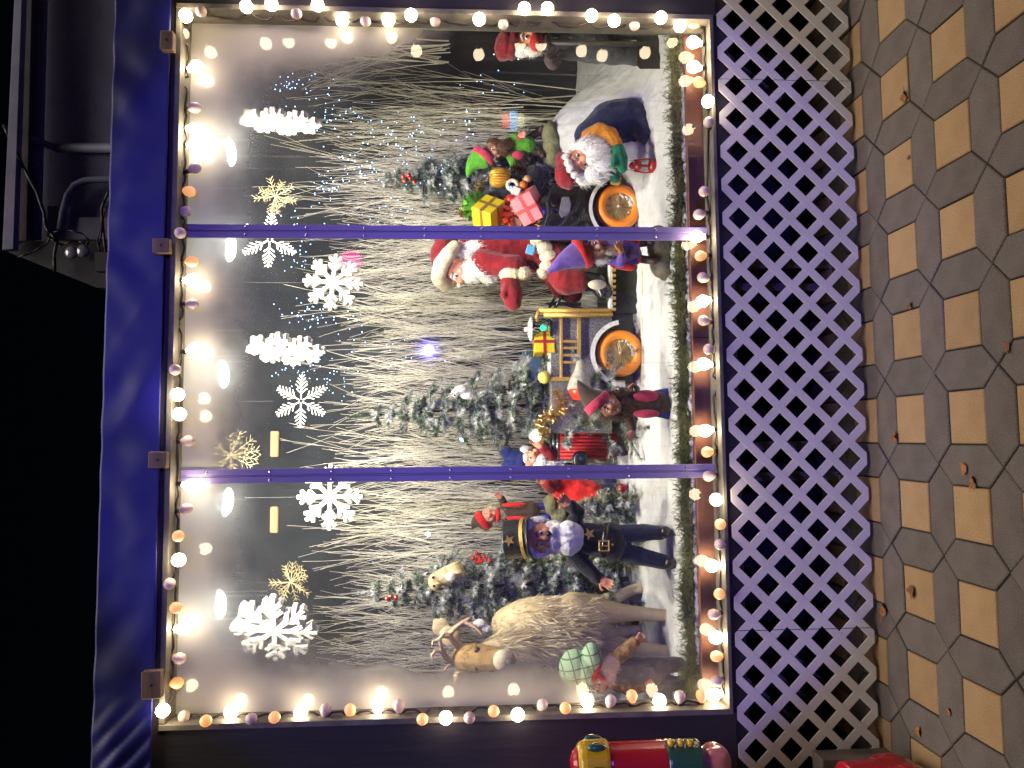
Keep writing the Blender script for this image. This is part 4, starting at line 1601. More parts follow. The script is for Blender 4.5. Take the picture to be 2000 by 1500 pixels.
build(pp, 'pipe', M_BLACK, r, smooth=True)

# ------------------------------------------------------------------ reindeer
k = K(0.52)
M_FURSKIN = mat('reindeer_hide', (0.54, 0.44, 0.27), (0.42, 0.33, 0.19), 0.9, nscale=10, bump=0.5, bscale=90, spec=.1)
M_FURHEAD = mat('reindeer_head_hide', (0.33, 0.21, 0.09), (0.23, 0.14, 0.06), 0.9, nscale=14, bump=0.5, bscale=120, spec=.1)
M_FUR = mat('long_reindeer_fur', (0.70, 0.61, 0.43), (0.44, 0.34, 0.19), 0.7, nscale=8, island=True, spec=.2)
M_FURD = mat('short_brown_fur', (0.30, 0.18, 0.07), (0.18, 0.105, 0.04), 0.75, nscale=12, island=True, spec=.2)
r = root('reindeer', k(1312, 1200), 'tan fur reindeer with antlers and pale muzzle in the left pane', 'reindeer')
body = [('e', 1062, 1212, 20, 92, 46, 70), ('e', 1010, 1218, 30, 50, 36, 60), ('e', 1120, 1218, 0, 64, 44, 50), ('e', 1085, 1250, -10, 80, 34, 40),
        ('e', 985, 1218, 60, 26, 22, 40),
        [(1125, 1200, 6, 40), (1180, 1196, 0, 24), (1240, 1198, -4, 15), (1296, 1202, -6, 12), (1312, 1204, -10, 13)],
        [(1140, 1250, -4, 36), (1190, 1262, -10, 22), (1250, 1268, -14, 15), (1300, 1272, -16, 13)],
        [(1120, 1190, 70, 36), (1175, 1180, 110, 20), (1205, 1166, 122, 14), (1240, 1150, 125, 11), (1250, 1150, 115, 12)],
        [(1120, 1235, 80, 34), (1180, 1240, 116, 19), (1245, 1232, 125, 12)],
        [(1040, 1240, -10, 42), (1000, 1258, -24, 33), (955, 1277, -40, 26)]]
flesh('body', M_FURSKIN, r, k, body, .009, 3)
hd = flesh('head', M_FURHEAD, r, k, [[(908, 1285, -44, 25), (925, 1284, -56, 26), (950, 1286, -76, 23), (978, 1289, -98, 18), (988, 1290, -106, 18)], [(918, 1268, -62, 9), (920, 1302, -62, 9)]], .005, 3)
b = MB()
b.ball(k(984, 1290, -108), (19 * k.m, 17 * k.m, 19 * k.m), 18, 12)
build(b, 'muzzle', mat('pale_muzzle_plush', (0.62, 0.52, 0.38), (0.52, 0.43, 0.30), 0.9, bump=.3, bscale=120), hd, smooth=True)
build(MB().ball(k(997, 1295, -127), (9.5 * k.m, 8 * k.m, 9.5 * k.m), 14, 9), 'nose', M_BLACKMATT, hd, smooth=True)
for yy in (1270, 1303):
    build(MB().ball(k(932, yy, -80), (7 * k.m, 5 * k.m, 5.5 * k.m), 12, 8), 'eye_rim', M_BLACKMATT, hd, smooth=True)
    build(MB().ball(k(932, yy, -83), (4.6 * k.m, 4 * k.m, 4.2 * k.m), 12, 8), 'eye', M_PUPIL, hd, smooth=True)
for sg, pts in ((0, [(900, 1262, -40), (880, 1243, -36), (862, 1225, -30), (852, 1214, -28)]), (1, [(905, 1308, -40), (896, 1322, -34), (890, 1334, -30)])):
    b = MB()
    w_ = [9, 24, 22, 8] if sg == 0 else [9, 13, 6]
    for p_, q_ in zip(pts, w_):
        b.ball(k(*p_), (q_ * .8 * k.m, 5 * k.m, q_ * .8 * k.m), 12, 8)
    build(b, 'ear', M_FURSKIN, hd, remesh=.004, sm=4)
M_ANTLER = mat('antler_horn', (0.30, 0.19, 0.13), (0.42, 0.30, 0.20), 0.55, nscale=16, bump=.4, bscale=70)
for pts in ([[(902, 1292, -50, 6), (888, 1296, -52, 5.5), (872, 1286, -58, 5), (862, 1268, -62, 5), (858, 1248, -64, 4), (868, 1236, -66, 3.5), (880, 1238, -68, 2)],
             [(864, 1272, -62, 4), (850, 1272, -66, 3.4), (843, 1280, -68, 2.6), (846, 1290, -70, 1.4)], [(884, 1296, -52, 4), (872, 1304, -60, 3), (866, 1311, -62, 1.4)], [(858, 1250, -64, 3.4), (846, 1252, -66, 2.6), (844, 1262, -70, 1.5)]],
            [[(900, 1268, -48, 6), (888, 1256, -48, 5.5), (876, 1240, -50, 5), (890, 1226, -54, 5), (906, 1214, -56, 4.4), (916, 1209, -58, 3)],
             [(906, 1214, -56, 4), (924, 1222, -62, 3.4), (938, 1234, -66, 2.4), (943, 1242, -68, 1.3)], [(878, 1242, -50, 4), (866, 1244, -56, 3), (858, 1238, -58, 1.6)]]):
    flesh('antler', M_ANTLER, hd, k, pts, .003, 2)
rr = random.Random(9)
fb = MB()


def fur_on(b, x, y, d, rx, ry, rd, n, ln, flow, rgh=.34, w=.0019):
    c = k(x, y, d)
    R = V((ry * k.m, rd * k.m, rx * k.m))
    for _ in range(n):
        v = V((rr.gauss(0, 1), rr.gauss(-.9, .8), rr.gauss(0, 1))).normalized()
        p = c + V((v.x * R.x, v.y * R.y, v.z * R.z)) * .97
        q = (v * .25 + V(flow) + V((rr.gauss(0, rgh), rr.gauss(0, rgh), rr.gauss(0, rgh)))).normalized()
        b.strand(p, q, ln * rr.uniform(.6, 1.25), w, .25, 3)


fur_on(fb, 1062, 1212, 20, 92, 46, 70, 2600, .060, (-.35, -.2, -.75))
fur_on(fb, 1010, 1220, 28, 52, 38, 60, 1300, .045, (-.4, -.2, -.7))
fur_on(fb, 1110, 1222, -2, 64, 44, 50, 1700, .065, (-.2, -.25, -.9))
fur_on(fb, 1080, 1252, -12, 84, 36, 42, 3200, .095, (-.05, -.25, -1))
fur_on(fb, 1000, 1262, -26, 48, 33, 32, 1700, .090, (-.05, -.2, -1))
fur_on(fb, 1150, 1200, 4, 42, 30, 30, 900, .050, (-.25, -.2, -.9))
fur_on(fb, 1160, 1255, -8, 40, 26, 26, 700, .055, (.05, -.2, -1))
build(fb, 'fur', M_FUR, r)
fh = MB()
fur_on(fh, 925, 1284, -56, 28, 26, 25, 900, .022, (0, -.3, -.8), .3, .0015)
fur_on(fh, 955, 1286, -80, 26, 23, 20, 500, .016, (0, -.3, -.8), .3, .0013)
fur_on(fh, 912, 1312, -46, 18, 14, 16, 300, .028, (-.4, -.1, -.5), .5, .0012)
build(fh, 'head_fur', M_FURD, hd)

# ------------------------------------------------------------------ green plaid cap gnome, left front
k = K(0.20)
m = mat('green_plaid_cloth', (0.36, 0.52, 0.30), (0.32, 0.47, 0.27), 0.9, bump=.2)
N, L = nodes_of(m)
pb_ = N['Principled BSDF']
src = pb_.inputs['Base Color'].links[0].from_socket
geo = N.new('ShaderNodeNewGeometry')
sep = N.new('ShaderNodeSeparateXYZ')
mp_ = N.new('ShaderNodeMapping')
mp_.inputs['Rotation'].default_value = (0, 0.25, 0)
L.new(geo.outputs['Position'], mp_.inputs[0])
L.new(mp_.outputs[0], sep.inputs[0])
acc = None
for i in (0, 2):
    f1 = N.new('ShaderNodeMath')
    f1.operation = 'MULTIPLY'
    f1.inputs[1].default_value = 1 / 0.042
    f2 = N.new('ShaderNodeMath')
    f2.operation = 'FRACT'
    f3 = N.new('ShaderNodeMath')
    f3.operation = 'LESS_THAN'
    f3.inputs[1].default_value = 0.14
    L.new(sep.outputs[i], f1.inputs[0])
    L.new(f1.outputs[0], f2.inputs[0])
    L.new(f2.outputs[0], f3.inputs[0])
    if acc is None:
        acc = f3.outputs[0]
    else:
        mxm = N.new('ShaderNodeMath')
        mxm.operation = 'MAXIMUM'
        L.new(acc, mxm.inputs[0])
        L.new(f3.outputs[0], mxm.inputs[1])
        acc = mxm.outputs[0]
mxx = N.new('ShaderNodeMix')
mxx.data_type = 'RGBA'
mxx.inputs[7].default_value = (0.10, 0.16, 0.10, 1)
L.new(acc, mxx.inputs[0])
L.new(src, mxx.inputs[6])
L.new(mxx.outputs[2], pb_.inputs['Base Color'])
M_PLAID = m
M_TANSHIRT = mat('brown_patterned_cloth', (0.28, 0.15, 0.06), (0.13, 0.075, 0.04), 0.9, nscale=50, bump=.4, lo=.45, hi=.55)
r = fig(k, (1328, 1316), 'gnome in green plaid cap and grey overalls by the left window edge')
head(r, k(1172, 1322, 2), 26 * k.m, 6, -35, 8, M_SKIN)
flesh('cap', M_PLAID, r, k, [('e', 1124, 1306, 4, 32, 37, 34), ('e', 1142, 1310, -4, 22, 34, 30), ('e', 1156, 1286, -6, 19, 30, 28)], .004, 2)
fluff('beard', mat('beige_fleece', (0.60, 0.45, 0.34), (0.52, 0.38, 0.28), .95, nscale=40, bump=.3, spec=.1), r, k, [(1188, 1312, -12, 20, 30, 16), (1196, 1300, -12, 16, 20, 14)], 700, .020, seed=6)
flesh('ribbon', M_BRIGHTRED, r, k, [[(1172, 1300, -26, 4), (1164, 1314, -28, 4.5), (1160, 1326, -28, 6)], [(1166, 1318, -29, 5), (1178, 1326, -28, 5)]], .003, 2)
flesh('overalls', M_GREYCLOTH, r, k, [[(1205, 1312, 2, 26), (1245, 1314, 0, 30), (1270, 1314, 0, 29)], [(1268, 1300, 0, 18), (1326, 1298, 0, 14)], [(1268, 1330, 0, 18), (1328, 1336, 0, 14)]], .005, 3, (.012, .04))
flesh('sleeve', M_TANSHIRT, r, k, [[(1198, 1292, 0, 15), (1216, 1276, -8, 14), (1240, 1254, -18, 11)]], .004, 2, (.010, .025))
flesh('sleeve', M_TANSHIRT, r, k, [[(1202, 1334, 0, 14), (1232, 1346, -8, 13), (1256, 1340, -18, 11)]], .004, 2, (.010, .025))
hand(r, k, (1240, 1254, -20), (1254, 1240, -24), 22, M_SKIN, 1, .9)
hand(r, k, (1256, 1340, -20), (1272, 1334, -28), 22, M_SKIN, -1, .7)

# ------------------------------------------------------------------ brown pointed hat gnome
k = K(0.36)
r = fig(k, (1318, 790), 'long-haired gnome in brown pointed hat with raspberry band')
head(r, k(1190, 792, -6), 21 * k.m, 20, -6, 6, M_SKIN2, .24, M_BROWNHAIR)
cone_hat(r, k, (1128, 742, 8), (1168, 788, 2), 27, M_BROWNCLOTH, 17, M_PINKRED, bend=5)
fluff('hair', M_BROWNHAIR, r, k, [(1196, 772, 4, 30, 9, 14), (1196, 814, 4, 26, 8, 14), (1222, 774, 2, 26, 9, 12), (1222, 808, 2, 22, 9, 12), (1230, 790, -6, 30, 15, 10)], 1300, .034, .0012, seed=7)
flesh('tunic', M_BROWNCLOTH, r, k, [[(1212, 790, 6, 16), (1245, 790, 4, 21), (1286, 788, 4, 26)], [(1222, 772, 4, 10), (1236, 762, -8, 9)], [(1222, 806, 4, 10), (1230, 822, -2, 10), (1234, 836, -8, 9)]], .004, 3, (.006, .03))
for yy, w_ in ((774, 13), (808, 9)):
    flesh('vest_panel', M_PINKRED, r, k, [('e', 1262, yy, -13, 26, w_, 12)], .004, 2)
flesh('trousers', M_ROYAL, r, k, [[(1282, 774, 4, 13), (1303, 768, 2, 11)], [(1282, 802, 4, 13), (1303, 808, 2, 11)], [(1282, 776, 4, 12), (1282, 800, 4, 12)]], .004, 3)
flesh('boot', M_BOOT, r, k, [[(1302, 768, 2, 9), (1318, 768, 0, 8), (1322, 776, -14, 6), (1318, 780, -22, 4)]], .003, 2)
flesh('boot', M_BOOT, r, k, [[(1302, 808, 2, 9), (1316, 810, 0, 8), (1321, 816, -14, 6), (1317, 820, -22, 4)]], .003, 2)
hand(r, k, (1236, 764, -12), (1233, 756, -22), 22, M_SKIN2, 1, .9)
hand(r, k, (1236, 838, -10), (1228, 856, -14), 22, M_SKIN2, -1, .3)
build(MB().ball(k(1242, 760, -24), 8 * k.m, 14, 9), 'coal_lump', M_BLACK, r, smooth=True)

# ------------------------------------------------------------------ purple hat gnome on a rock
k = K(0.32)
r = fig(k, (1278, 492), 'white-bearded gnome in purple pointed hat with red band')
M_PINKSKIN = mat('rosy_latex_skin', (0.50, 0.24, 0.20), (0.38, 0.16, 0.13), .5, nscale=40, bump=.35, bscale=70)
head(r, k(1165, 485, -8), 22 * k.m, -22, -4, 4, M_PINKSKIN, .22)
cone_hat(r, k, (1068, 534, 6), (1138, 494, 2), 30, M_PURPLE, 15, M_BRIGHTRED, bend=-4)
fluff('beard', M_WHITEHAIR, r, k, [(1190, 484, -12, 18, 18, 12), (1172, 464, 0, 22, 9, 14), (1174, 508, 0, 20, 9, 14), (1156, 488, 8, 12, 26, 14)], 1000, .024, .0012, seed=8)
flesh('tunic', M_PURPLE, r, k, [[(1186, 490, 6, 17), (1210, 494, 4, 22), (1228, 496, 4, 26)], [(1192, 508, 2, 11), (1212, 514, -10, 10), (1214, 500, -24, 8)], [(1192, 472, 2, 11), (1208, 468, -8, 10)]], .004, 3, (.008, .03))
flesh('skirt', M_BRIGHTRED, r, k, [[(1224, 480, 4, 14), (1238, 476, 4, 14)], [(1226, 500, 4, 16), (1240, 504, 4, 15)], [(1200, 516, 0, 9), (1232, 520, 0, 10)]], .004, 2)
build(MB().ball(k(1238, 508, -12), (9 * k.m, 3 * k.m, 9 * k.m)), 'blue_patch', M_ROYAL, r, smooth=True)
flesh('leg', M_BOOT, r, k, [[(1240, 476, 4, 9), (1264, 474, 2, 8), (1272, 474, -10, 7)]], .003, 2)
flesh('leg', M_BOOT, r, k, [[(1242, 504, 4, 9), (1266, 508, 2, 8), (1278, 510, -10, 7)]], .003, 2)
hand(r, k, (1214, 498, -26), (1210, 482, -32), 24, M_SKIN, -1, .1)
M_ROCK = mat('faux_rock', (0.20, 0.17, 0.12), (0.09, 0.085, 0.055), .9, nscale=14, bump=.9, bscale=40)
M_ROCKG = mat('mossy_faux_rock', (0.19, 0.18, 0.095), (0.09, 0.10, 0.045), .9, nscale=14, bump=.9, bscale=40)


def rock(k, items, label, m):
    b = MB()
    for (x, y, d, rx, ry, rd) in items:
        b.ball(k(x, y, d), (ry * k.m, rd * k.m, rx * k.m), 16, 10)
    one(b, 'rock', m, label, 'rock', remesh=.008, sm=2, disp=(.018, .05))


rock(K(0.34), [(1290, 494, 10, 24, 54, 36), (1284, 470, 0, 22, 30, 30), (1298, 524, 0, 18, 26, 26)], 'grey rock under the purple-hatted gnome', M_ROCK)

# ------------------------------------------------------------------ bearded driver in red suit
k = K(0.98)
r = root('seated_figure', k(1120, 500), 'bearded driver in red suit with white fur trim, seated in the black car', 'figure', 'puppet figures in the display')
head(r, k(893, 524, 0), 30 * k.m, -8, -62, 4, M_SKIN, .28, M_WHITEHAIR)
flesh('coat', M_REDCLOTH, r, k, [[(950, 492, 10, 40), (990, 486, 12, 48), (1040, 484, 14, 52)], [(925, 480, 10, 30), (935, 520, 4, 24)], [(945, 512, -22, 26), (985, 520, -36, 24), (1004, 522, -44, 25)]], .006, 3, (.014, .06))
fluff('beard', M_WHITEHAIR, r, k, [(918, 530, -14, 26, 24, 20), (940, 520, -22, 28, 28, 18), (912, 496, -10, 22, 18, 18), (950, 536, -16, 20, 18, 14), (895, 500, -14, 16, 12, 14), (926, 482, -14, 24, 14, 14)], 2200, .034, seed=10)
fluff('hair', M_WHITEHAIR, r, k, [(888, 540, -14, 5, 8, 12), (896, 556, -6, 4, 6, 8)], 160, .014, seed=11)
flesh('hat', M_REDCLOTH, r, k, [('e', 866, 500, 6, 26, 36, 34), [(868, 478, 4, 22), (880, 462, 2, 16), (896, 454, 0, 11)]], .005, 3, (.01, .04))
flesh('hat_brim', M_CREAM, r, k, [[(858, 548, -16, 14), (868, 556, -4, 14), (880, 552, 8, 13)], [(856, 540, -20, 15), (862, 516, -32, 16), (876, 496, -34, 15), (888, 482, -28, 13)]], .005, 3)
fluff('cuff', M_CREAM, r, k, [(1000, 536, -46, 27, 17, 26), (1020, 536, -46, 20, 17, 26)], 700, .010, seed=12, flow=(0, -.3, -.3))
flesh('mitten', M_REDCLOTH, r, k, [[(996, 554, -48, 19), (1000, 576, -56, 21), (1002, 590, -60, 17)], [(992, 560, -60, 9), (984, 576, -70, 8)]], .005, 3, (.006, .03))
flesh('trousers', M_REDCLOTH, r, k, [[(1056, 486, -6, 44), (1092, 520, -36, 36), (1106, 550, -60, 27), (1130, 548, -64, 24)], [(1070, 500, 30, 36), (1100, 560, 10, 26), (1118, 574, 6, 20)]], .006, 3, (.01, .05))
fluff('coat_hem', M_CREAM, r, k, [(1052, 470, -44, 18, 14, 20), (1062, 486, -50, 20, 14, 20), (1072, 502, -52, 20, 14, 20), (1070, 520, -50, 18, 13, 18), (1060, 534, -44, 15, 12, 18)], 900, .010, seed=13, flow=(0, -.3, -.3))
build(MB().bbox(k(1036, 488, -60), (.05, .02, .045), Matrix.Rotation(.3, 3, 'Y'), .004), 'blue_tag', mat('sky_blue_card', (.12, .42, .75), None, .5), r)
flesh('boot', M_BLACK, r, k, [[(1132, 548, -64, 20), (1165, 552, -64, 18), (1180, 572, -70, 16)]], .005, 2)

# ------------------------------------------------------------------ crouching old gnome with lantern
k = K(0.60)
r = fig(k, (1262, 240), 'crouching white-bearded gnome in red cap reaching down to a lantern')
head(r, k(1134, 318, -2), 31 * k.m, -38, -6, 4, M_SKIN, .26, M_GREYHAIR)
flesh('coat', M_NAVY, r, k, [[(1150, 264, 20, 30), (1190, 240, 24, 44), (1226, 236, 20, 46), (1248, 242, 10, 40)], [(1246, 236, 0, 26), (1262, 262, -20, 20)]], .006, 3, (.012, .05))
flesh('sleeve', M_ORANGECLOTH, r, k, [[(1150, 266, -14, 16), (1172, 256, -30, 17), (1192, 264, -38, 16), (1204, 284, -44, 13), (1208, 296, -46, 12)]], .005, 2, (.012, .03))
flesh('sleeve', M_ORANGECLOTH, r, k, [[(1158, 284, 4, 14), (1182, 316, -8, 13), (1194, 326, -14, 11)]], .005, 2, (.010, .03))
flesh('mitten', M_DKGREEN, r, k, [[(1206, 294, -46, 15), (1212, 312, -50, 15), (1216, 328, -54, 10)], [(1200, 308, -56, 7), (1198, 322, -60, 6)]], .004, 2)
flesh('mitten', M_DKGREEN, r, k, [[(1194, 326, -16, 11), (1198, 340, -22, 12), (1202, 350, -24, 8)]], .004, 2)
fluff('beard', M_WHITEHAIR, r, k, [(1150, 288, -26, 26, 22, 18), (1166, 302, -34, 28, 28, 20), (1178, 320, -34, 22, 24, 18), (1162, 340, -24, 24, 20, 16), (1140, 350, -12, 16, 14, 14), (1128, 288, -10, 18, 12, 16)], 2400, .034, seed=14)
flesh('cap', M_REDCLOTH, r, k, [('e', 1112, 330, 10, 20, 38, 34, -38), ('e', 1102, 348, 6, 16, 26, 28, -38)], .005, 2, (.018, .04))
fluff('cap_fur', M_WHITEHAIR, r, k, [(1104, 306, -20, 7, 7, 8), (1108, 318, -26, 7, 8, 8), (1113, 330, -28, 7, 8, 8), (1121, 342, -26, 7, 7, 8), (1130, 352, -20, 6, 6, 8)], 500, .012, seed=15)
flesh('boot', M_BLACK, r, k, [[(1256, 218, 10, 16), (1264, 208, 4, 14), (1268, 196, -4, 11)]], .004, 2)
# the lantern
k = K(0.50)
r = root('lantern', k(1282, 324), 'small red lantern below the green mitten', 'lantern')
M_LRED = mat('red_lantern_enamel', (.45, .015, .015), (.30, .01, .01), .35)
p = k(1279, 324)
build(MB().lathe([(.001, .076), (.022, .076), (.028, .082), (.028, .092), (.018, .104), (.017, .112), (.021, .116), (.008, .130), (.001, .132)], p, 16), 'top', M_LRED, r, smooth=False)
build(MB().lathe([(.001, 0), (.034, 0), (.034, .022), (.026, .030), (.001, .030)], p, 16), 'base', M_LRED, r)
build(MB().lathe([(.020, .030), (.026, .044), (.026, .062), (.020, .076)], p, 16), 'globe', M_FLOODGLASS, r, smooth=True)
for sg in (-1, 1):
    build(MB().tube([p + V((sg * .032, 0, .010)), p + V((sg * .036, 0, .05)), p + V((sg * .026, 0, .108))], .0045, 6), 'rail', M_LRED, r)
build(MB().tube([p + V((0, 0, .03)), p + V((0, 0, .076))], .007, 8), 'burner', M_LRED, r)
build(MB().tube([p + V((-.026, 0, .11)), p + V((-.022, -.004, .14)), p + V((0, -.006, .155)), p + V((.022, -.004, .14)), p + V((.026, 0, .11))], .0016, 5), 'handle', M_SCREW, r)
k = K(0.56)
one(MB().bbox(k(1203, 352, 4), (.045, .04, .05), Matrix.Rotation(.2, 3, 'Y'), .008), 'tan_bundle', mat('tan_felt_bundle', (.40, .24, .08), None, .9, bump=.4), 'small tan felt bundle by the lower green mitten', 'bundle')

# ------------------------------------------------------------------ green gnome on mossy rock
k = K(1.02)
r = fig(k, (1060, 285), 'brown-bearded gnome in bright green hat with magenta band')
head(r, k(963, 297, 0), 19 * k.m, -28, -26, 2, M_SKIN2, .26)
cone_hat(r, k, (912, 346, 4), (945, 306, 2), 24, M_GREENFELT, 13, M_PINKRED, bend=-7)
fluff('beard', M_BROWNHAIR, r, k, [(982, 290, -12, 18, 16, 12), (992, 282, -8, 14, 12, 10), (964, 278, 2, 16, 8, 12)], 800, .028, .0012, seed=16)
flesh('tunic', M_GREENFELT, r, k, [[(990, 288, 6, 16), (1016, 286, 4, 20), (1028, 286, 4, 21)], [(994, 274, 0, 9), (1008, 268, -10, 8)], [(996, 304, 0, 9), (1004, 322, -6, 8)]], .004, 3)
flesh('vest', M_PINKRED, r, k, [('e', 1012, 272, -4, 18, 7, 14), ('e', 1012, 304, -6, 14, 9, 14)], .004, 2)
flesh('leg', M_BOOT, r, k, [[(1028, 276, 4, 9), (1042, 264, 2, 8), (1056, 256, 0, 7), (1058, 250, -8, 5)]], .003, 2)
flesh('leg', M_BOOT, r, k, [[(1028, 296, 4, 9), (1046, 298, 2, 8), (1058, 298, 0, 7), (1060, 304, -10, 6)]], .003, 2)
hand(r, k, (1009, 268, -12), (1020, 264, -18), 18, M_SKIN, -1, .2)
rock(K(1.0), [(1080, 284, 8, 20, 46, 34), (1076, 262, 0, 18, 24, 26), (1084, 308, 0, 18, 24, 26)], 'mossy rock under the green-hatted gnome', M_ROCKG)

# ------------------------------------------------------------------ shovel gnome at the right edge
k = K(0.55)
r = fig(k, (1250, 92), 'gnome in red beret leaning on a shovel at the right window edge')
head(r, k(1032, 72, 0), 33 * k.m, 4, -8, 2, M_SKIN, .2, M_WHITEHAIR, mouth=False)
M_NOSE = mat('scarlet_yarn_ball', (.55, .015, .02), (.40, .01, .012), .8, bump=.5, bscale=120)
flesh('scarf', M_NOSE, r, k, [('e', 1048, 82, -34, 14, 19, 14), ('e', 1067, 82, -30, 13, 18, 13)], .004, 2)
flesh('beret', M_REDCLOTH, r, k, [('e', 988, 86, 4, 20, 34, 34, 20), ('e', 1004, 78, 0, 14, 42, 34, 10), ('e', 978, 92, 2, 13, 20, 24)], .005, 2, (.014, .03))
fluff('beard', M_WHITEHAIR, r, k, [(1018, 102, -4, 22, 9, 16), (1040, 100, -12, 20, 11, 14), (1004, 52, -8, 10, 12, 14), (1062, 66, -16, 18, 24, 12)], 900, .018, seed=17)
flesh('overalls', M_DENIM, r, k, [[(1078, 78, 6, 32), (1120, 80, 4, 38), (1150, 82, 4, 38)], [(1150, 62, 4, 24), (1200, 60, 0, 22), (1246, 58, 0, 20)], [(1150, 100, 4, 24), (1200, 104, 0, 22), (1244, 108, 0, 20)]], .006, 3, (.016, .05))
M_PLAIDRED = mat('dark_plaid_shirt', (.11, .07, .075), (.05, .04, .05), .9, nscale=60, lo=.48, hi=.52)
flesh('sleeve', M_PLAIDRED, r, k, [[(1082, 108, 2, 17), (1080, 122, -10, 15), (1074, 116, -26, 12)]], .005, 2, (.01, .03))
flesh('sleeve', M_PLAIDRED, r, k, [[(1082, 46, 2, 17), (1090, 36, -10, 15), (1084, 52, -30, 12)]], .005, 2, (.01, .03))
hand(r, k, (1076, 112, -28), (1084, 96, -36), 24, M_BLACKCLOTH, 1, .8, name='glove')
hand(r, k, (1084, 56, -32), (1080, 74, -38), 24, M_BLACKCLOTH, -1, .8, name='glove')
k = K(0.38)
r = root('shovel', k(1302, 90), 'dark square-bladed shovel standing in snow at the right edge', 'shovel')
M_IRON = mat('dark_iron', (.035, .032, .032), (.055, .05, .048), .5, .3, nscale=10, bump=.2)
build(MB().tube([k(1074, 84, 6), k(1250, 86, 0)], 5.0 * k.m, 10), 'handle', M_IRON, r, smooth=True)
build(MB().tube([k(1070, 70, 6), k(1070, 98, 6)], 6 * k.m, 10), 'grip', M_IRON, r, smooth=True)
bl = [(1244, 52), (1244, 128), (1250, 134), (1294, 134), (1298, 128), (1300, 90), (1300, 50), (1250, 46)]
build(MB().prism([k(x, y, (8 if 60 < y < 120 else 0)) for x, y in bl], (0, .006, 0)), 'blade', M_IRON, r, bevel=.002)

# ------------------------------------------------------------------ small elf behind the conductor
k = K(1.08)
r = fig(k, (1070, 1000), 'small grey-haired gnome with red-banded dark hat behind the black hat')
head(r, k(954, 1009, 0), 16 * k.m, -22, 10, 0, M_SKIN, .24)
cone_hat(r, k, (922, 1034, 4), (944, 1016, 2), 19, M_BROWNCLOTH, 12, M_BRIGHTRED, bend=-5)
fluff('hair', M_GREYHAIR, r, k, [(966, 992, 0, 16, 8, 10), (968, 1022, 0, 14, 7, 10), (978, 1004, -6, 12, 12, 8)], 500, .022, .0012, seed=18)
flesh('scarf', M_BRIGHTRED, r, k, [[(972, 996, -12, 3.5), (973, 1008, -14, 4), (972, 1016, -10, 3.5)]], .003, 1)
flesh('jacket', M_BROWNCLOTH, r, k, [[(980, 1000, 4, 15), (1010, 1000, 4, 19), (1036, 998, 4, 20)], [(984, 984, 2, 8), (980, 974, -8, 7)], [(984, 1014, 2, 8), (1004, 1024, -6, 7)]], .004, 2)
flesh('vest', M_BRIGHTRED, r, k, [('e', 1004, 986, -10, 24, 5, 10), ('e', 1010, 1012, -10, 22, 5, 10)], .003, 2)
flesh('legs', M_ROYAL, r, k, [[(1036, 990, 4, 9), (1070, 988, 4, 7)], [(1036, 1006, 4, 9), (1070, 1010, 4, 7)]], .004, 1)
hand(r, k, (980, 974, -10), (974, 968, -14), 16, M_SKIN, 1, .3)
rock(K(1.10), [(1090, 996, 10, 24, 34, 26), (1076, 984, 0, 16, 20, 20)], 'mossy rock under the small grey-haired gnome', M_ROCKG)

# ------------------------------------------------------------------ blue-capped gnome with glowing ball
k = K(1.02)
r = fig(k, (1225, 968), 'bearded gnome in blue cap and red tunic raising a glowing ball')
head(r, k(1038, 898, 0), 23 * k.m, 6, 30, 6, M_SKIN, .24)
M_BLUEPLUSH = fabric('blue_plush', (.015, .025, .14))
flesh('cap', M_BLUEPLUSH, r, k, [('e', 1004, 892, 4, 22, 18, 22), ('e', 1002, 914, 4, 24, 22, 24), ('e', 990, 884, 2, 13, 13, 18), ('e', 1016, 900, 2, 14, 24, 24)], .005, 2)
fluff('cap_fur', M_WHITEHAIR, r, k, [(1024, 878, -8, 9, 8, 10), (1026, 896, -14, 8, 10, 9), (1026, 916, -10, 8, 10, 10)], 400, .012, seed=19)
fluff('beard', M_WHITEHAIR, r, k, [(1056, 908, -16, 16, 20, 14), (1072, 914, -14, 18, 18, 14), (1090, 902, -8, 12, 10, 10)], 900, .026, seed=20)
flesh('tunic', M_BRIGHTRED, r, k, [[(1068, 928, 6, 24), (1096, 946, 4, 28), (1130, 966, 4, 33), (1152, 972, 4, 34)]], .006, 3, (.012, .05))
flesh('sleeve', M_REDCLOTH, r, k, [[(1072, 912, -6, 13), (1076, 890, -16, 12), (1062, 876, -24, 10)]], .004, 2, (.006, .03))
flesh('sleeve', M_REDCLOTH, r, k, [[(1084, 940, -14, 14), (1076, 952, -28, 13), (1068, 944, -38, 11)]], .004, 2, (.006, .03))
flesh('trousers', M_NAVY, r, k, [[(1150, 962, 4, 17), (1206, 958, 2, 13)], [(1150, 982, 4, 17), (1206, 978, 2, 13)]], .005, 2, (.006, .03))
flesh('shoe', M_BRIGHTRED, r, k, [[(1208, 956, 0, 11), (1216, 954, -14, 9), (1210, 948, -22, 5)]], .003, 2)
flesh('shoe', M_BRIGHTRED, r, k, [[(1208, 976, 0, 11), (1218, 976, -14, 10)]], .003, 2)
hand(r, k, (1060, 876, -26), (1046, 862, -30), 28, M_SKIN, 1, .6)
hand(r, k, (1068, 944, -40), (1056, 938, -46), 22, M_SKIN, 1, .6)
one(MB().ball(k(1046, 850, -28), 13 * k.m, 18, 12), 'glowing_ball', emit('glowing_ball_light', (.82, 1.0, .82), 2.0), 'glowing pale globe held up by the blue-capped gnome', 'globe', smooth=True)

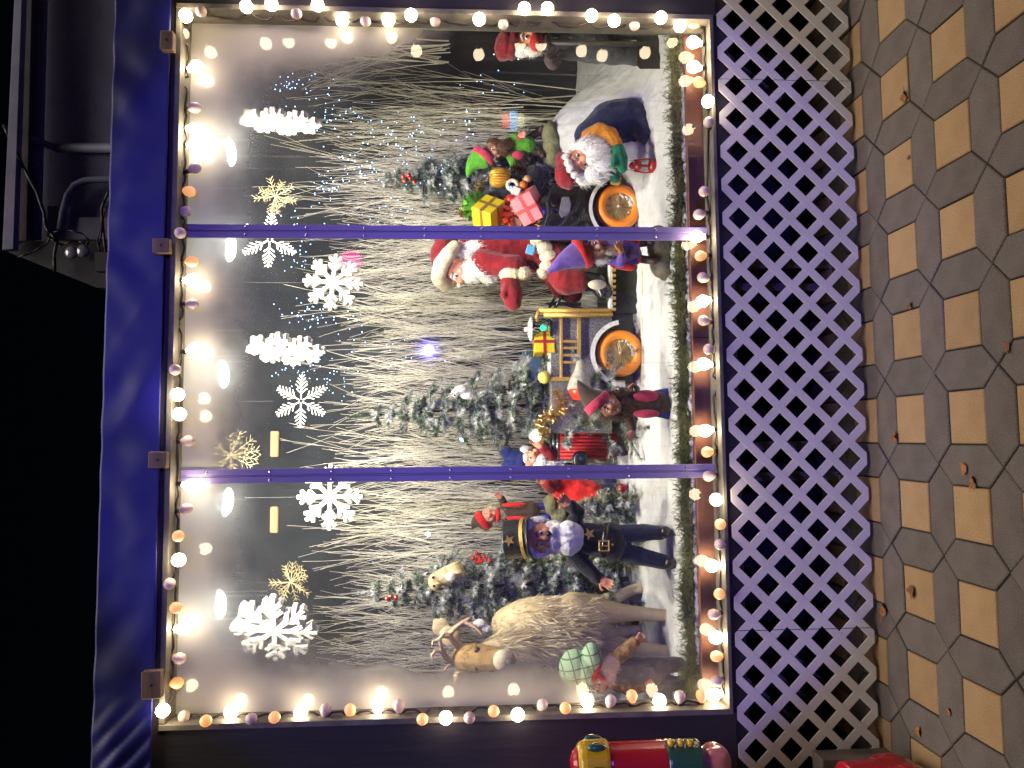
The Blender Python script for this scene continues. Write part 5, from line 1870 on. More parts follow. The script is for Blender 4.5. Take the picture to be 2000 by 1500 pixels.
# ================================================================== the old black car
k = K(0.78)
CARB = k(1262, 560, 40)
CAR = root('vintage_car', CARB, 'vintage black open car with orange wheels, gold trim and red radiator', 'car')
M_CAR = mat('black_car_lacquer', (.012, .012, .014), (.020, .020, .023), .22, nscale=6, bump=.10, bscale=14)
M_HOODP = mat('speckled_dark_hood', (.085, .085, .080), (.20, .195, .18), .55, .1, nscale=120, lo=.4, hi=.6)
M_PALEP = mat('cream_painted_edge', (.62, .58, .46), (.50, .46, .36), .55)
M_ORANGE = mat('orange_tyre_plastic', (.88, .28, .015), (.78, .22, .012), .38, nscale=8, coat=.3)
M_YELLOW = mat('yellow_wheel_disc', (.82, .58, .06), (.70, .46, .05), .45, nscale=8)
M_CLEAR = mat('amber_wire_spoke', (.42, .30, .14), (.30, .20, .10), .3, .3)
M_FLOCK = mat('snow_flock', (.72, .70, .64), (.62, .60, .54), .95, nscale=60, bump=.6, bscale=120)


def dpt(px):
    return px * k.m


def panel(pts, d0, d1, name, m, par=None, bv=.004):
    """outline in pixels, between depth offsets d0 and d1 (pixels)"""
    b = MB().prism([k(x, y, d0) for x, y in pts], (0, (d1 - d0) * k.m, 0))
    return build(b, name, m, par or CAR, bevel=bv)


# hood, cowl, doors, rear body
panel([(1076, 618), (1076, 846), (1196, 846), (1196, 618)], 16, 150, 'hood', M_HOODP)
panel([(1196, 560), (1196, 846), (1250, 846), (1250, 560)], 22, 140, 'chassis', M_CAR)
panel([(1192, 420), (1192, 612), (1254, 612), (1254, 420)], 6, 160, 'sill_panel', M_CAR)
panel([(1100, 506), (1100, 522), (1194, 522), (1194, 506)], 10, 160, 'seat_side', M_CAR)
panel([(1120, 420), (1150, 520), (1194, 520), (1194, 420)], 12, 150, 'seat', M_CAR)
# rounded rear tub, shiny and creased
b = MB()
rowsn, coln = 26, 40
pts_out = []
prof = [(1056, 424), (1052, 405), (1056, 388), (1072, 374), (1100, 366), (1140, 362), (1180, 360), (1215, 362), (1236, 372)]
vs = []
for j in range(rowsn + 1):
    v = j / rowsn
    dd = 4 + 150 * v
    for i in range(coln + 1):
        t = i / coln * (len(prof) - 1)
        a = min(len(prof) - 2, int(t))
        x = prof[a][0] + (prof[a + 1][0] - prof[a][0]) * (t - a)
        y = prof[a][1] + (prof[a + 1][1] - prof[a][1]) * (t - a)
        bul = 10 * math.sin(PI * v)
        vs.append(k(x - bul * (1 - i / coln), y - bul, dd))
fs = [(j * (coln + 1) + i, j * (coln + 1) + i + 1, (j + 1) * (coln + 1) + i + 1, (j + 1) * (coln + 1) + i) for j in range(rowsn) for i in range(coln)]
b.add(vs, fs)
nside = len(b.v)
ring = [k(x, y, 4) for x, y in prof]
cen_ = k(1150, 424, -2)
inner = []
for ii in range(7):
    for (x, y) in prof:
        t = ii / 6
        wv = 5 * mnoise.noise(V((x * .025, y * .04, 2))) + 7 * math.sin((x + .5 * y) * .11) * math.sin(PI * t)
        inner.append(k(x + (1150 - x) * t * .9, y + (432 - y) * t, 4 - 8 * math.sin(PI * t * .5) + wv * .8))
off = len(b.v)
b.v += inner
n9 = len(prof)
b.f += [(off + i * n9 + j, off + i * n9 + j + 1, off + (i + 1) * n9 + j + 1, off + (i + 1) * n9 + j) for i in range(6) for j in range(n9 - 1)]
build(b, 'rear_tub', M_CAR, CAR, smooth=True, sub=1)
panel([(1058, 420), (1058, 470), (1194, 470), (1194, 420)], 2, 150, 'rear_side', M_CAR)
for pts in ([(1098, 384), (1092, 414), (1098, 424), (1112, 420), (1116, 398), (1112, 384)],):
    panel(pts, -8, 2, 'side_light_panel', mat('grey_foil', (.30, .29, .26), (.16, .155, .14), .3, .6, bump=.4), None, .003)
for pts in ([(1090, 448, -6), (1104, 430, -10), (1122, 412, -12), (1130, 392, -10), (1132, 378, -4)], [(1100, 462, -6), (1116, 444, -10), (1134, 428, -12), (1140, 410, -12)], [(1064, 440, -6), (1072, 420, -10), (1070, 396, -8), (1076, 380, -2)]):
    flesh('tub_crease', M_CAR, CAR, k, [[(x, y, d, 5 - abs(i - 2)) for i, (x, y, d) in enumerate(pts)]], .003, 2)


def arch(cx, cy, R, a0, a1, name, m, d0, d1, w):
    """curved mudguard strip, angles measured from straight up towards the left of the scene"""
    pts_o, pts_i = [], []
    n = 22
    for i in range(n + 1):
        a = math.radians(a0 + (a1 - a0) * i / n)
        pts_o.append((cx - R * math.cos(a), cy + R * math.sin(a)))
        pts_i.append((cx - (R - w) * math.cos(a), cy + (R - w) * math.sin(a)))
    b = MB()
    A = [k(x, y, d0) for x, y in pts_o]
    B = [k(x, y, d0) for x, y in pts_i]
    C = [k(x, y, d1) for x, y in pts_o]
    D = [k(x, y, d1) for x, y in pts_i]
    m_ = n + 1
    f = []
    for i in range(n):
        f += [(i, i + 1, m_ + i + 1, m_ + i), (i, 2 * m_ + i, 2 * m_ + i + 1, i + 1), (m_ + i, m_ + i + 1, 3 * m_ + i + 1, 3 * m_ + i)]
    b.add(A + B + C + D, f)
    return build(b, name, m, CAR, smooth=False)


FW, RW = (1211, 690), (1208, 405)
arch(FW[0] + 8, FW[1], 62, -72, 88, 'front_mudguard', M_CAR, -22, 30, 5)
arch(RW[0] + 8, RW[1], 62, -78, 84, 'rear_mudguard', M_CAR, -22, 30, 5)
arch(FW[0] + 8, FW[1], 66, -80, 92, 'mudguard_edge', M_FLOCK, -26, -14, 9)
arch(RW[0] + 8, RW[1], 66, -70, 84, 'mudguard_edge', M_FLOCK, -26, -14, 7)
rtw = Matrix.Rotation(PI / 2, 3, 'X')
for nm, (cx, cy) in (('w', FW), ('w', RW)):
    c = k(cx, cy, -10)
    wm = build(MB().torus(c, dpt(36), dpt(10.5), 44, 14, rtw, 1.25), 'wheel', M_ORANGE, CAR, smooth=True)
    build(MB().lathe([(.001, -.012), (dpt(30), -.012), (dpt(30), .006), (.001, .008)], c + V((0, -.004, 0)), 32, rtw), 'disc', M_YELLOW, wm)
    sb = MB()
    for i in range(10):
        a = i * PI / 5 + .2
        d = V((math.cos(a), 0, math.sin(a)))
        s_ = V((-math.sin(a), 0, math.cos(a)))
        for q in (-1, 1):
            sb.tube([c + d * dpt(3) + s_ * q * dpt(1.6) + V((0, -.020, 0)), c + d * dpt(27) + s_ * q * dpt(1.8) + V((0, -.014, 0))], dpt(1.1), 5)
    build(sb, 'spokes', M_CLEAR, wm)
    build(MB().lathe([(.001, .0), (dpt(5), 0), (dpt(4), .012), (.001, .016)], c + V((0, -.016, 0)), 16, rtw), 'hub', M_CLEAR, wm, smooth=True)
    fk = MB()
    for i in range(26):
        a = random.gauss(-1.1 if cy > 600 else -.9, .55)
        rr_ = dpt(random.uniform(22, 29))
        fk.ball(c + V((math.cos(a) * rr_ * (1 if cy > 600 else .9), -.016, math.sin(a) * rr_)), dpt(random.uniform(1.5, 3.2)), 8, 5)
    build(fk, 'snow_on_rim', M_FLOCK, wm)
    far = build(MB().torus(k(cx - 2, cy, 128), dpt(36), dpt(10), 32, 10, rtw, 1.2), 'wheel', M_ORANGE, CAR, smooth=True)
# running board and its pale edges
panel([(1254, 452), (1254, 752), (1261, 752), (1261, 452)], -24, 20, 'running_board', M_PALEP, None, .002)
panel([(1190, 512), (1190, 606), (1197, 606), (1197, 512)], -6, 12, 'sill_edge', M_FLOCK, None, .003)
for i in range(8):
    y = 524 + i * 11
    panel([(1196, y), (1196, y + 5.5), (1203, y + 5.5), (1203, y)], -8, 2, 'gold_tooth', M_GOLD, None, .001)
# gold louvres and trims on the hood
for (x0, x1, y0, y1) in ((1128, 1135, 617, 702), (1094, 1099, 619, 738), (1076, 1193, 736, 744)):
    panel([(x0, y0), (x0, y1), (x1, y1), (x1, y0)], 8, 17, 'gold_trim', M_GOLD, None, .0015)
for y in (664, 677, 691, 705):
    panel([(1099, y), (1099, y + 5), (1128, y + 5), (1128, y)], 9, 17, 'louvre', M_GOLD, None, .0015)
panel([(1197, 743), (1197, 756), (1221, 756), (1221, 743)], -8, 6, 'number_plate', M_GOLD, None, .003)
panel([(1180, 742), (1180, 758), (1256, 758), (1256, 752), (1196, 748)], 6, 20, 'bumper_bracket', M_HOODP)
# windscreen frame
wf = MB()
for (a, c, w_) in (((1062, 615, -4), (1196, 615, -4), 5.0), ((1053, 606, -4), (1194, 607, -4), 5.0)):
    wf.tube([k(*a), k(*c)], dpt(w_), 8)
wf.tube([k(1053, 606, -4), k(1048, 620, -2), k(1050, 628, 0)], [dpt(4.5), dpt(4), dpt(3)], 8)
wf.tube([k(1053, 607, 150), k(1196, 607, 150)], dpt(5), 8)
wf.tube([k(1055, 607, -4), k(1055, 607, 150)], dpt(4), 8)
build(wf, 'windscreen_frame', M_GOLD, CAR, smooth=True)
# steering wheel and levers
sw = MB().torus(k(1085, 590, 70), dpt(28), dpt(3), 28, 8, Matrix.Rotation(.5, 3, 'Y') @ Matrix.Rotation(0.2, 3, 'X'))
sw.tube([k(1085, 590, 70), k(1150, 606, 70)], dpt(3), 8)
build(sw, 'steering_wheel', M_BLACK, CAR, smooth=True)
for (a, c) in (((1140, 540), (1150, 548)), ((1146, 549), (1156, 556)), ((1154, 556), (1166, 566))):
    build(MB().tube([k(a[0], a[1], -4), k(c[0], c[1], -4)], dpt(3.0), 7), 'gold_knob', M_GOLD, CAR, smooth=True)
# bell-shaped side lamp with red lens
cA, cB = k(1134, 702, -16), k(1132, 762, -20)
ax_ = (cB - cA)
b = MB().tube([cA + ax_ * t for t in (0, .12, .35, .6, .85, 1.0)], [dpt(4), dpt(8), dpt(11), dpt(18), dpt(23), dpt(24.5)], 24)
lm = build(b, 'side_lamp', mat('flocked_grey_lamp', (.42, .40, .33), (.26, .25, .20), .8, nscale=40, bump=.4), CAR, smooth=True)
build(MB().tube([cB, cB + ax_ * .10, cB + ax_ * .30], [dpt(21), dpt(20), dpt(12)], 20), 'red_lens', emit('glowing_red_lens', (1.0, .05, .02), 1.1, (.6, .02, .01)), lm, smooth=True)
# radiator with ribbed red grille, shell and headlamp
rk = K(0.96)


def rpan(pts, d0, d1, name, m, par=CAR, bv=.004):
    return build(MB().prism([rk(x, y, d0) for x, y in pts], (0, (d1 - d0) * rk.m, 0)), name, m, par, bevel=bv)


M_GRILLE = mat('red_velvet_grille', (.38, .006, .010), (.26, .004, .008), .65, nscale=8)
rad = rpan([(1092, 842), (1092, 897), (1206, 897), (1203, 842)], 0, 40, 'radiator', M_GRILLE)
for i in range(8):
    y = 843.5 + i * 6.8
    b = MB().tube([rk(1094, y + 3, -1), rk(1205, y + 3, -1)], 3.1 * rk.m, 8)
    build(b, 'rib', M_GRILLE, rad, smooth=True)
M_SHELL = mat('dark_chrome_shell', (.10, .105, .10), (.20, .20, .19), .25, .8, nscale=8, stretch=(1, 1, 6))
for i, x in enumerate((1064, 1073, 1082, 1090)):
    build(MB().tube([rk(x, 838 + (3 - i), 4), rk(x, 900 - (3 - i), 4)], 5.0 * rk.m, 10), 'shell_rib', M_SHELL, rad, smooth=True)
hl = build(MB().tube([rk(1134, 896, 0), rk(1134, 897, -14), rk(1134, 898, -24), rk(1134, 898, -30), rk(1134, 898, -33)], [10 * rk.m, 15 * rk.m, 17 * rk.m, 16 * rk.m, 11 * rk.m], 20), 'headlamp', M_BLACK, CAR, smooth=True)
build(MB().torus(rk(1134, 898, -28), 15.5 * rk.m, 2 * rk.m, 24, 8, rtw), 'lamp_rim', M_BLACK, hl, smooth=True)
build(MB().ball(rk(1166, 556, -160), (9 * rk.m, 9 * rk.m, 16 * rk.m)), 'cream_shoe', M_CREAM, CAR, smooth=True)
flesh('snow_on_hood', M_FLOCK, CAR, k, [('e', 1082, 670, 60, 10, 44, 40), ('e', 1080, 716, 60, 12, 30, 44), [(1078, 640, 30, 7), (1077, 690, 26, 8), (1078, 735, 26, 8)]], .006, 2, (.012, .03))

# ------------------------------------------------------------------ things on the hood
def gift(k, c, sz, rot, m, rib, bow, label, loops=9):
    p = k(*c)
    r = root('gift_box', p - V((0, 0, sz[2] * k.m / 2)), label, 'gift', 'wrapped gifts on the car')
    S = [q * k.m for q in sz]
    R = Matrix.Rotation(math.radians(rot[2]), 3, 'Y') @ Matrix.Rotation(math.radians(rot[0]), 3, 'X') @ Matrix.Rotation(math.radians(rot[1]), 3, 'Z')
    build(MB().bbox(p, S, R, .003), 'box', m, r)
    w = max(.006, S[0] * .13)
    b = MB()
    b.box(p, (w, S[1] + .003, S[2] + .003), R)
    b.box(p, (S[0] + .0036, S[1] + .0036, w), R)
    build(b, 'ribbon', rib, r)
    if bow:
        b = MB()
        t = p + R @ V((0, -S[1] * .12, S[2] * .5 + .004))
        for i in range(loops):
            a = 2 * PI * i / loops
            for ring, (L_, h_) in enumerate(((.62, .30), (.40, .55))):
                a2 = a + ring * .35
                d = R @ V((math.cos(a2), math.sin(a2), 0))
                u = R @ V((0, 0, 1))
                s_ = d.cross(u) * S[0] * .10
                q0, q1, q2 = t, t + d * S[0] * L_ + u * S[0] * h_ * .9, t + d * S[0] * L_ * .5 + u * S[0] * h_ * 1.15
                b.add([q0 - s_ * .3, q0 + s_ * .3, q1 - s_, q1 + s_, q2 - s_, q2 + s_], [(0, 1, 3, 2), (2, 3, 5, 4), (4, 5, 1, 0)])
        build(b, 'bow', bow, r)
    return r


def paper(name, c, rough=.3):
    return mat(name, c, tuple(q * .85 for q in c), rough, nscale=10, bump=.15, bscale=30)


M_YPAPER = paper('yellow_gift_paper', (.62, .50, .02))
M_PINKP = paper('pink_gift_paper', (.72, .16, .19))
M_REDP = paper('red_ribbon', (.38, .02, .03))
gift(K(0.82), (1062, 672, 20), (44, 40, 40), (0, 8, 0), M_YPAPER, paper('dark_red_ribbon', (.30, .02, .03)), None, 'small yellow gift with red ribbon on the car hood')
gift(K(0.84), (955, 417, 10), (52, 46, 46), (-24, 30, 28), M_YPAPER, paper('bronze_ribbon', (.22, .12, .03)), paper('green_foil_bow', (.14, .48, .06), .2), 'yellow gift box with a green bow on the heap')
gift(K(0.82), (1034, 402, 6), (58, 50, 46), (-30, -24, -20), M_PINKP, M_REDP, paper('red_foil_bow', (.75, .10, .03), .2), 'pink gift box with a red bow on the heap', 10)
# lantern with mesh sides and green light
k2 = K(0.86)
p = k2(1074, 643, 0)
r = root('mesh_lantern', p, 'small black mesh lantern with green light on the car hood', 'lantern')
b = MB()
Rr, H = 21 * k2.m, 36 * k2.m
for i in range(18):
    for sg in (-1, 1):
        pts = []
        for j in range(7):
            a = 2 * PI * i / 18 + sg * j * .16
            pts.append(p + V((Rr * math.cos(a), Rr * math.sin(a), H * j / 6)))
        b.tube(pts, .0009, 4)
build(b, 'mesh_sides', M_BLACK, r)
build(MB().lathe([(.001, 0), (Rr, 0), (Rr, .012), (.001, .012)], p - V((0, 0, .008)), 20), 'base', M_BLACK, r)
build(MB().lathe([(.001, 0), (Rr * 1.15, 0), (Rr * 1.15, .008), (Rr * .6, .020), (.001, .022)], p + V((0, 0, H)), 20), 'lid', mat('frosty_white_lid', (.62, .60, .54), None, .7, bump=.4), r)
build(MB().ball(p + V((.006, -.004, H * .38)), 6 * k2.m, 12, 8), 'green_light', emit('green_led_glow', (.02, 1.0, .25), 5.0), r, smooth=True)
build(MB().ball(p + V((0, 0, H + .028)), 5 * k2.m, 10, 7), 'finial', M_FLOCK, r, smooth=True)
one(MB().ball(K(.84)(1063, 737, -8), 12.5 * K(.84).m, 18, 12), 'yellow_ornament', mat('pale_yellow_bauble', (.66, .60, .12), (.58, .50, .10), .4), 'pale yellow bauble beside the gold tinsel', 'bauble', smooth=True)
# blue crate behind the fir
k2 = K(1.12)
b = MB()
for (x, y, w_, h_) in ((1024, 716, 8, 60), (1034, 742, 6, 8), (1034, 690, 6, 8)):
    b.bbox(k2(x, y), (h_ * k2.m, .03, w_ * k2.m), None, .002)
b.bbox(k2(1042, 716, 10), (60 * k2.m, .06, 30 * k2.m), None, .004)
one(b, 'blue_crate', mat('dull_blue_paint', (.05, .10, .19), (.035, .07, .13), .6), 'dull blue crate half hidden in the fir by the yellow bauble', 'crate')

# ------------------------------------------------------------------ tinsel garlands
M_TINS = mat('gold_tinsel', (.75, .50, .16), (.55, .34, .12), .22, .85, island=True, nscale=40)
M_TINB = mat('copper_tinsel', (.34, .16, .09), (.22, .10, .06), .25, .8, island=True, nscale=40)


def tinsel(k, pts, R, n, m, label, seed):
    rr = random.Random(seed)
    r_ = root('tinsel_garland', k(*pts[-1]), label, 'tinsel', 'tinsel garlands')
    b = MB()
    P3 = [k(*p) for p in pts]
    b.tube(P3, .002, 5)
    for a, c in zip(P3, P3[1:]):
        d = (c - a).normalized()
        for _ in range(n):
            p_ = a.lerp(c, rr.random())
            o_ = Quaternion(d, rr.uniform(0, 6.28)) @ d.orthogonal().normalized()
            b.strand(p_, o_ + d * rr.uniform(-.5, .5), R * k.m * rr.uniform(.6, 1.1), .0013, .2, 2)
    build(b, 'tinsel', m, r_)


tinsel(K(.80), [(1085, 762, 0), (1098, 790, -4), (1088, 812, 0), (1062, 812, 4), (1052, 838, 0), (1066, 856, 0)], 22, 170, M_TINS, 'gold tinsel garland in front of the red radiator', 1)
tinsel(K(1.0), [(940, 352, 0), (928, 380, 0), (908, 408, 0), (898, 424, 0)], 15, 150, M_TINS, 'gold tinsel garland on the slim fir above the yellow gift', 2)
tinsel(K(.98), [(998, 326, 0), (1020, 330, -4), (1042, 338, 0)], 18, 220, M_TINB, 'copper tinsel garland beside the mossy rock', 3)

# ------------------------------------------------------------------ toys heaped on the car
k = K(.90)
M_HONEY = mat('gold_honeycomb_ball', (.55, .30, .03), (.42, .22, .02), .4, .4, nscale=30, bump=.5, bscale=60)
b = MB()
c = k(976, 347, 0)
for i in range(20):
    a = i * PI / 10
    b.ball(c + V((math.cos(a) * 6 * k.m, math.sin(a) * 6 * k.m, 0)), (15 * k.m, 4 * k.m, 21 * k.m), 10, 9, Matrix.Rotation(a, 3, 'Z'))
one(b, 'gold_ball', M_HONEY, 'large ribbed gold ball ornament behind the gifts', 'ornament', smooth=True)
k = K(.86)
r = root('toy_wreath', k(1014, 362), 'small cream toy wreath above the pink gift', 'wreath')
build(MB().torus(k(1001, 362, 0), 10 * k.m, 4 * k.m, 24, 10, rtw), 'ring', M_CREAM, r, smooth=True)
build(MB().ball(k(998, 366, -6), 3 * k.m), 'blue_light', emit('blue_toy_light', (.1, .2, 1.0), 3.0), r, smooth=True)
toys = [('ball', 998, 390, 11, mat('red_toy_gloss', (.55, .03, .015), None, .3), 'red toy ball between the yellow and pink gifts'),
        ('block', 1006, 412, 13, mat('cream_toy_block', (.60, .54, .38), None, .6), 'cream toy block beside the pink gift bow'),
        ('block', 1008, 374, 10, mat('white_toy_block', (.66, .63, .55), None, .6), 'white toy block under the toy wreath'),
        ('ball', 1022, 362, 9, mat('orange_toy_gloss', (.60, .16, .03), None, .3), 'orange toy ball right of the toy wreath'),
        ('block', 1008, 438, 14, mat('brown_toy_wood', (.26, .11, .04), None, .5), 'brown wooden toy block by the right mullion'),
        ('ball', 1030, 350, 8, mat('peach_toy_gloss', (.60, .28, .14), None, .4), 'peach toy ball beside the copper tinsel')]
for kind, x, y, s, m_, lab in toys:
    p = k(x, y, 2)
    if kind == 'ball':
        r = root('toy_ball', p, lab, 'toy', 'toys heaped on the car')
        build(MB().ball(p, s * k.m, 16, 11), 'ball', m_, r, smooth=True)
        build(MB().lathe([(.001, 0), (.005, 0), (.005, .006), (.001, .008)], p + V((0, -.3 * s * k.m, .92 * s * k.m)), 10), 'cap', M_GOLD, r)
    else:
        r = root('toy_block', p, lab, 'toy', 'toys heaped on the car')
        R = Matrix.Rotation(random.uniform(-.5, .5), 3, 'Y') @ Matrix.Rotation(random.uniform(-.6, .6), 3, 'Z')
        build(MB().bbox(p, (s * 1.7 * k.m,) * 3, R, .004), 'block', m_, r)
        build(MB().bbox(p + R @ V((0, 0, .9 * s * k.m)), (s * k.m, s * k.m, .004), R, .001), 'face', M_GOLD, r)
b = MB()
rr = random.Random(3)
for i in range(26):
    p = k(1044 + rr.gauss(0, 7), 432 + rr.gauss(0, 9), -4)
    b.strand(p, V((rr.gauss(0, 1), rr.gauss(-.3, .5), rr.gauss(0, 1))), .03, .004, 1.2, 3)
one(b, 'curled_ribbon', mat('orange_curling_ribbon', (.65, .12, .03), (.70, .35, .05), .3, island=True), 'curled orange ribbon below the pink gift', 'ribbon')
# heap base so that the toys rest on something
b = MB()
for (x, y, d, rx, ry, rd) in ((1040, 392, 40, 22, 50, 34), (1000, 380, 50, 38, 42, 30), (1040, 350, 50, 22, 28, 30), (960, 400, 46, 30, 30, 24)):
    b.ball(k(x, y, d), (ry * k.m, rd * k.m, rx * k.m), 14, 9)
one(b, 'gift_sack', M_BLACKCLOTH, 'dark sack under the heap of gifts and toys', 'sack', remesh=.008, sm=3, disp=(.03, .06))

# ------------------------------------------------------------------ birds on the firs
k = K(.80)
r = root('owl_ornament', k(902, 1112), 'cream and gold owl ornament perched on the left fir', 'ornament')
M_OWL = mat('cream_owl_feather', (.58, .46, .28), (.42, .30, .15), .85, nscale=40, bump=.5, bscale=90)
flesh('body', M_OWL, r, k, [[(858, 1128, 0, 15), (872, 1124, 2, 18), (888, 1118, 4, 13)], ('e', 850, 1136, -4, 14, 17, 14)], .004, 2)
for i in range(5):
    b = MB()
    a0, a1 = k(870 + i * 3, 1110 + i * 2, -10), k(900 + i * 2, 1096 + i * 5, -8)
    b.tube([a0, a0.lerp(a1, .5), a1], [3 * k.m, 4.5 * k.m, 1.5 * k.m], 8)
    build(b, 'wing_feather', mat('pale_gold_feather', (.60, .50, .26), (.48, .38, .18), .6, .2), r, smooth=True)
for (x, y) in ((846, 1128), (848, 1144)):
    build(MB().ball(k(x, y, -16), 2.8 * k.m, 10, 7), 'eye', M_PUPIL, r, smooth=True)
build(MB().tube([k(854, 1138, -16), k(860, 1140, -22)], [2.5 * k.m, .4 * k.m], 8), 'beak', M_GOLD, r)
fluff('breast', M_WHITEHAIR, r, k, [(878, 1126, -10, 11, 10, 8)], 120, .008, .001, seed=22)
for i, (x, y, kk, lab) in enumerate(((936, 1222, K(.72), 'white bird ornament on the left fir beside the antlers'), (898, 766, K(.80), 'white mouse-faced ornament on the fir above the red radiator'))):
    r = root('bird_ornament', kk(x + 10, y), lab, 'ornament', 'white creature ornaments')
    fluff('body', M_WHITEHAIR, r, kk, [(x, y - 4, 0, 13, 9, 9), (x + 12, y + 6, 2, 12, 8, 8), (x - 9, y + 2, -4, 8, 8, 8)], 420, .014, .001, seed=30 + i)
    for dy in (-3, 4):
        build(MB().ball(kk(x - 10, y + 2 + dy, -12), 1.8 * kk.m, 8, 6), 'eye', M_PUPIL, r, smooth=True)
    build(MB().tube([kk(x - 14, y + 3, -10), kk(x - 18, y + 5, -14)], [2 * kk.m, .5 * kk.m], 7), 'beak', M_GOLD, r)

# ================================================================== outside: nutcracker, block
k = K(-0.42)
M_NRED = mat('glossy_red_enamel', (.42, .008, .020), (.36, .006, .016), .22, coat=.6, nscale=5, bump=.06, bscale=12)
M_NYEL = mat('glossy_yellow_enamel', (.58, .36, .012), (.50, .30, .010), .22, coat=.6, nscale=5, bump=.06, bscale=12)
M_NGRN = mat('glossy_green_enamel', (.018, .085, .055), (.012, .065, .042), .25, coat=.6, nscale=5, bump=.06, bscale=12)
M_NSKN = mat('glossy_pink_enamel', (.55, .18, .14), (.48, .15, .11), .3, coat=.5, nscale=5)
AY = 1489
r = root('nutcracker_statue', G(1790, 1600) * 1.0, 'large enamelled nutcracker statue, only arm and boot showing', 'statue')
up = V((0, 0, 1))


def ring_prof(lst):
    """profile from (pixel x, radius px) along the arm, top first"""
    base = k(lst[-1][0], AY)
    return base, [(rr_ * k.m, (k(x, AY) - base).z) for x, rr_ in lst][::-1]


def armpart(lst, name, m, par=None):
    c, pr = ring_prof(lst)
    return build(MB().lathe(pr, c, 36), name, m, par or r, smooth=False, bevel=.004)


arm = armpart([(1186, .5), (1186, 38), (1192, 39), (1294, 40), (1300, 39), (1300, .5)], 'arm', M_NRED)
armpart([(1126, .5), (1127, 30), (1133, 38), (1142, 41), (1180, 42), (1187, 41), (1187, .5)], 'shoulder_cap', M_NYEL, arm)
armpart([(1113, .5), (1114, 10), (1118, 20), (1124, 26), (1130, 28), (1130, .5)], 'epaulette_knob', M_NRED, arm)
armpart([(1298, .5), (1298, 41), (1304, 42.5), (1360, 42.5), (1366, 41), (1366, .5)], 'cuff', M_NGRN, arm)
for x in (1311, 1330, 1348):
    p = k(x, AY - 38, -18)
    build(MB().ball(p, 7.5 * k.m, 12, 8), 'cuff_button', M_NYEL, arm, smooth=True)
for a in range(5):
    an = math.radians(-150 + a * 60)
    d = V((math.cos(an), math.sin(an), 0))
    p = k(1162, AY) + d * 40.5 * k.m
    b = MB().ball(p, (9 * k.m, 9 * k.m, 18 * k.m), 12, 9)
    build(b, 'shoulder_slot', M_NGRN, arm, smooth=True)
flesh('fist', M_NSKN, r, k, [('e', 1394, AY - 2, 0, 33, 35, 34), ('e', 1404, AY - 14, -18, 18, 16, 14), [(1390, AY - 20, -22, 9), (1414, AY - 16, -24, 9)]], .006, 4)
# body, mostly out of the picture to the left
bx = k(1250, AY).x - 0.30
by = -0.42


def bl_(prof, name, m, par=None, x=bx, y=by, z=0.0, n=32):
    return build(MB().lathe(prof, (x, y, z), n), name, m, par or r, smooth=False, bevel=.004)


trs = bl_([(.001, .70), (.17, .70), (.18, .74), (.175, 1.0), (.20, 1.22), (.17, 1.30), (.001, 1.30)], 'torso', M_NRED)
bl_([(.001, .66), (.20, .66), (.21, .70), (.19, .76), (.001, .76)], 'skirt', M_NGRN)
bl_([(.176, .76), (.186, .76), (.186, .81), (.176, .81)], 'belt', M_BLACK, trs)
for z in (.9, 1.0, 1.1):
    build(MB().ball((bx, by - .185, z), .018, 12, 8), 'coat_button', M_NYEL, trs, smooth=True)
hd_ = bl_([(.001, 1.30), (.10, 1.31), (.125, 1.36), (.13, 1.46), (.12, 1.56), (.001, 1.57)], 'head', M_NSKN)
bl_([(.001, 1.55), (.14, 1.55), (.145, 1.60), (.135, 1.80), (.145, 1.84), (.001, 1.86)], 'hat', M_BLACK, hd_)
build(MB().ball((bx, by - .135, 1.45), (.02, .03, .03)), 'nose', M_NSKN, hd_, smooth=True)
fb_ = MB().ball((bx, by - .11, 1.36), (.08, .04, .07)).ball((bx, by - .12, 1.30), (.05, .03, .05))
build(fb_, 'beard', M_WHITEHAIR, hd_, smooth=True)
for sg in (-1, 1):
    build(MB().ball((bx + sg * .045, by - .118, 1.50), (.018, .012, .014)), 'eye', M_PUPIL, hd_, smooth=True)
    bl_([(.001, .20), (.075, .20), (.08, .30), (.085, .66), (.001, .66)], 'leg', M_NYEL, None, bx + sg * .10)
    if sg > 0:
        continue
a2 = link('arm', arm.data, r)
a2.location = V((2 * (bx - k(1250, AY).x), 0, 0))
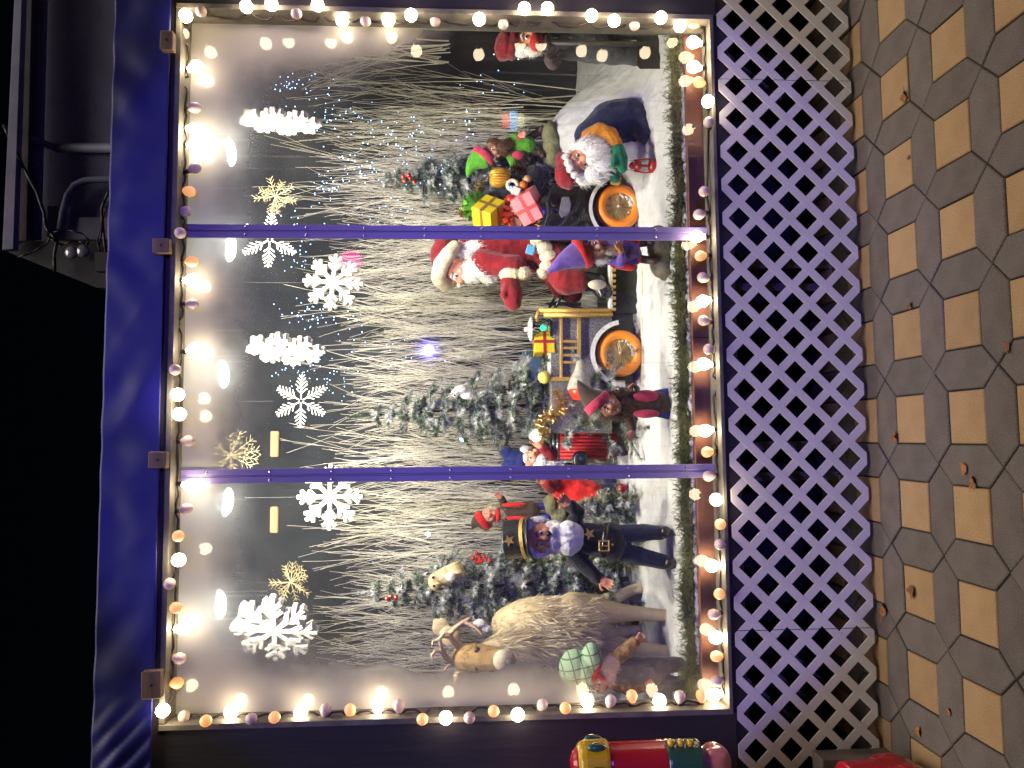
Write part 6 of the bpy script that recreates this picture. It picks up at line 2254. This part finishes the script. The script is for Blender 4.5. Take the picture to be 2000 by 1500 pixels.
# boots: the right one shows its toe at the picture edge
edge = P(1768, 1473, -0.52)
for sx_ in (0, -.27):
    b = MB()
    c0 = V((edge.x - .150 + sx_, -0.50, .098))
    b.ball(c0, (.092, .16, .098), 20, 12)
    b.ball(c0 + V((0, .12, .03)), (.09, .10, .12), 16, 10)
    b.tube([c0 + V((0, .10, .03)), c0 + V((0, .09, .22))], [.085, .08], 18)
    build(b, 'boot', M_NRED, r, remesh=.006, sm=5)
# grey timber block by the lattice
e0, zt = P(1650, 1464, -0.20).x, P(1606, 1480, -0.20).z
b = MB().bbox((e0 - .155, -0.155, zt / 2), (.24, .09, zt), None, .004)
one(b, 'timber_block', mat('weathered_grey_timber', (.17, .145, .12), (.10, .085, .075), .85, nscale=8, bump=.4, bscale=40, stretch=(.3, 1, 1)), 'weathered grey timber block against the lattice above the red boot', 'timber block')

# ------------------------------------------------------------------ lit signs across the plaza, seen mirrored in the panes
def mirrored(x, y, Y):
    p = P(x, y, Y)
    return V((p.x, -p.y, p.z))


p = mirrored(686, 508, 5.6)
r = root('pink_lantern', V((p.x, p.y, 0)), 'pink glowing lantern on a pole across the plaza', 'lantern')
build(MB().lathe([(.001, -.12), (.06, -.11), (.10, -.05), (.11, .02), (.08, .10), (.001, .13)], p, 20), 'globe', emit('pink_neon', (1.0, .05, .38), 26.0, (.6, .05, .2), False), r, smooth=True)
build(MB().tube([V((p.x, p.y, 0)), p - V((0, 0, .11))], .03, 10), 'pole', M_BLACKMATT, r)
p = mirrored(1003, 236, 5.6)
r = root('striped_light_sign', V((p.x, p.y, 0)), 'glowing red, blue and cream sign on a post across the plaza', 'sign')
for z0, z1, c_, s_, nm in ((.05, .14, (1.0, .06, .05), 22.0, 'red_panel'), (-.05, .05, (.25, .6, 1.0), 24.0, 'blue_panel'), (-.13, -.05, (1.0, .9, .5), 16.0, 'cream_panel')):
    build(MB().bbox(p + V((0, 0, (z0 + z1) / 2)), (.24 - abs(z0 + z1) * .4, .06, z1 - z0 - .004), None, .03), nm, emit('sign_' + nm, c_, s_, None, False), r)
build(MB().tube([V((p.x, p.y, 0)), p - V((0, 0, .13))], .03, 10), 'post', M_BLACKMATT, r)
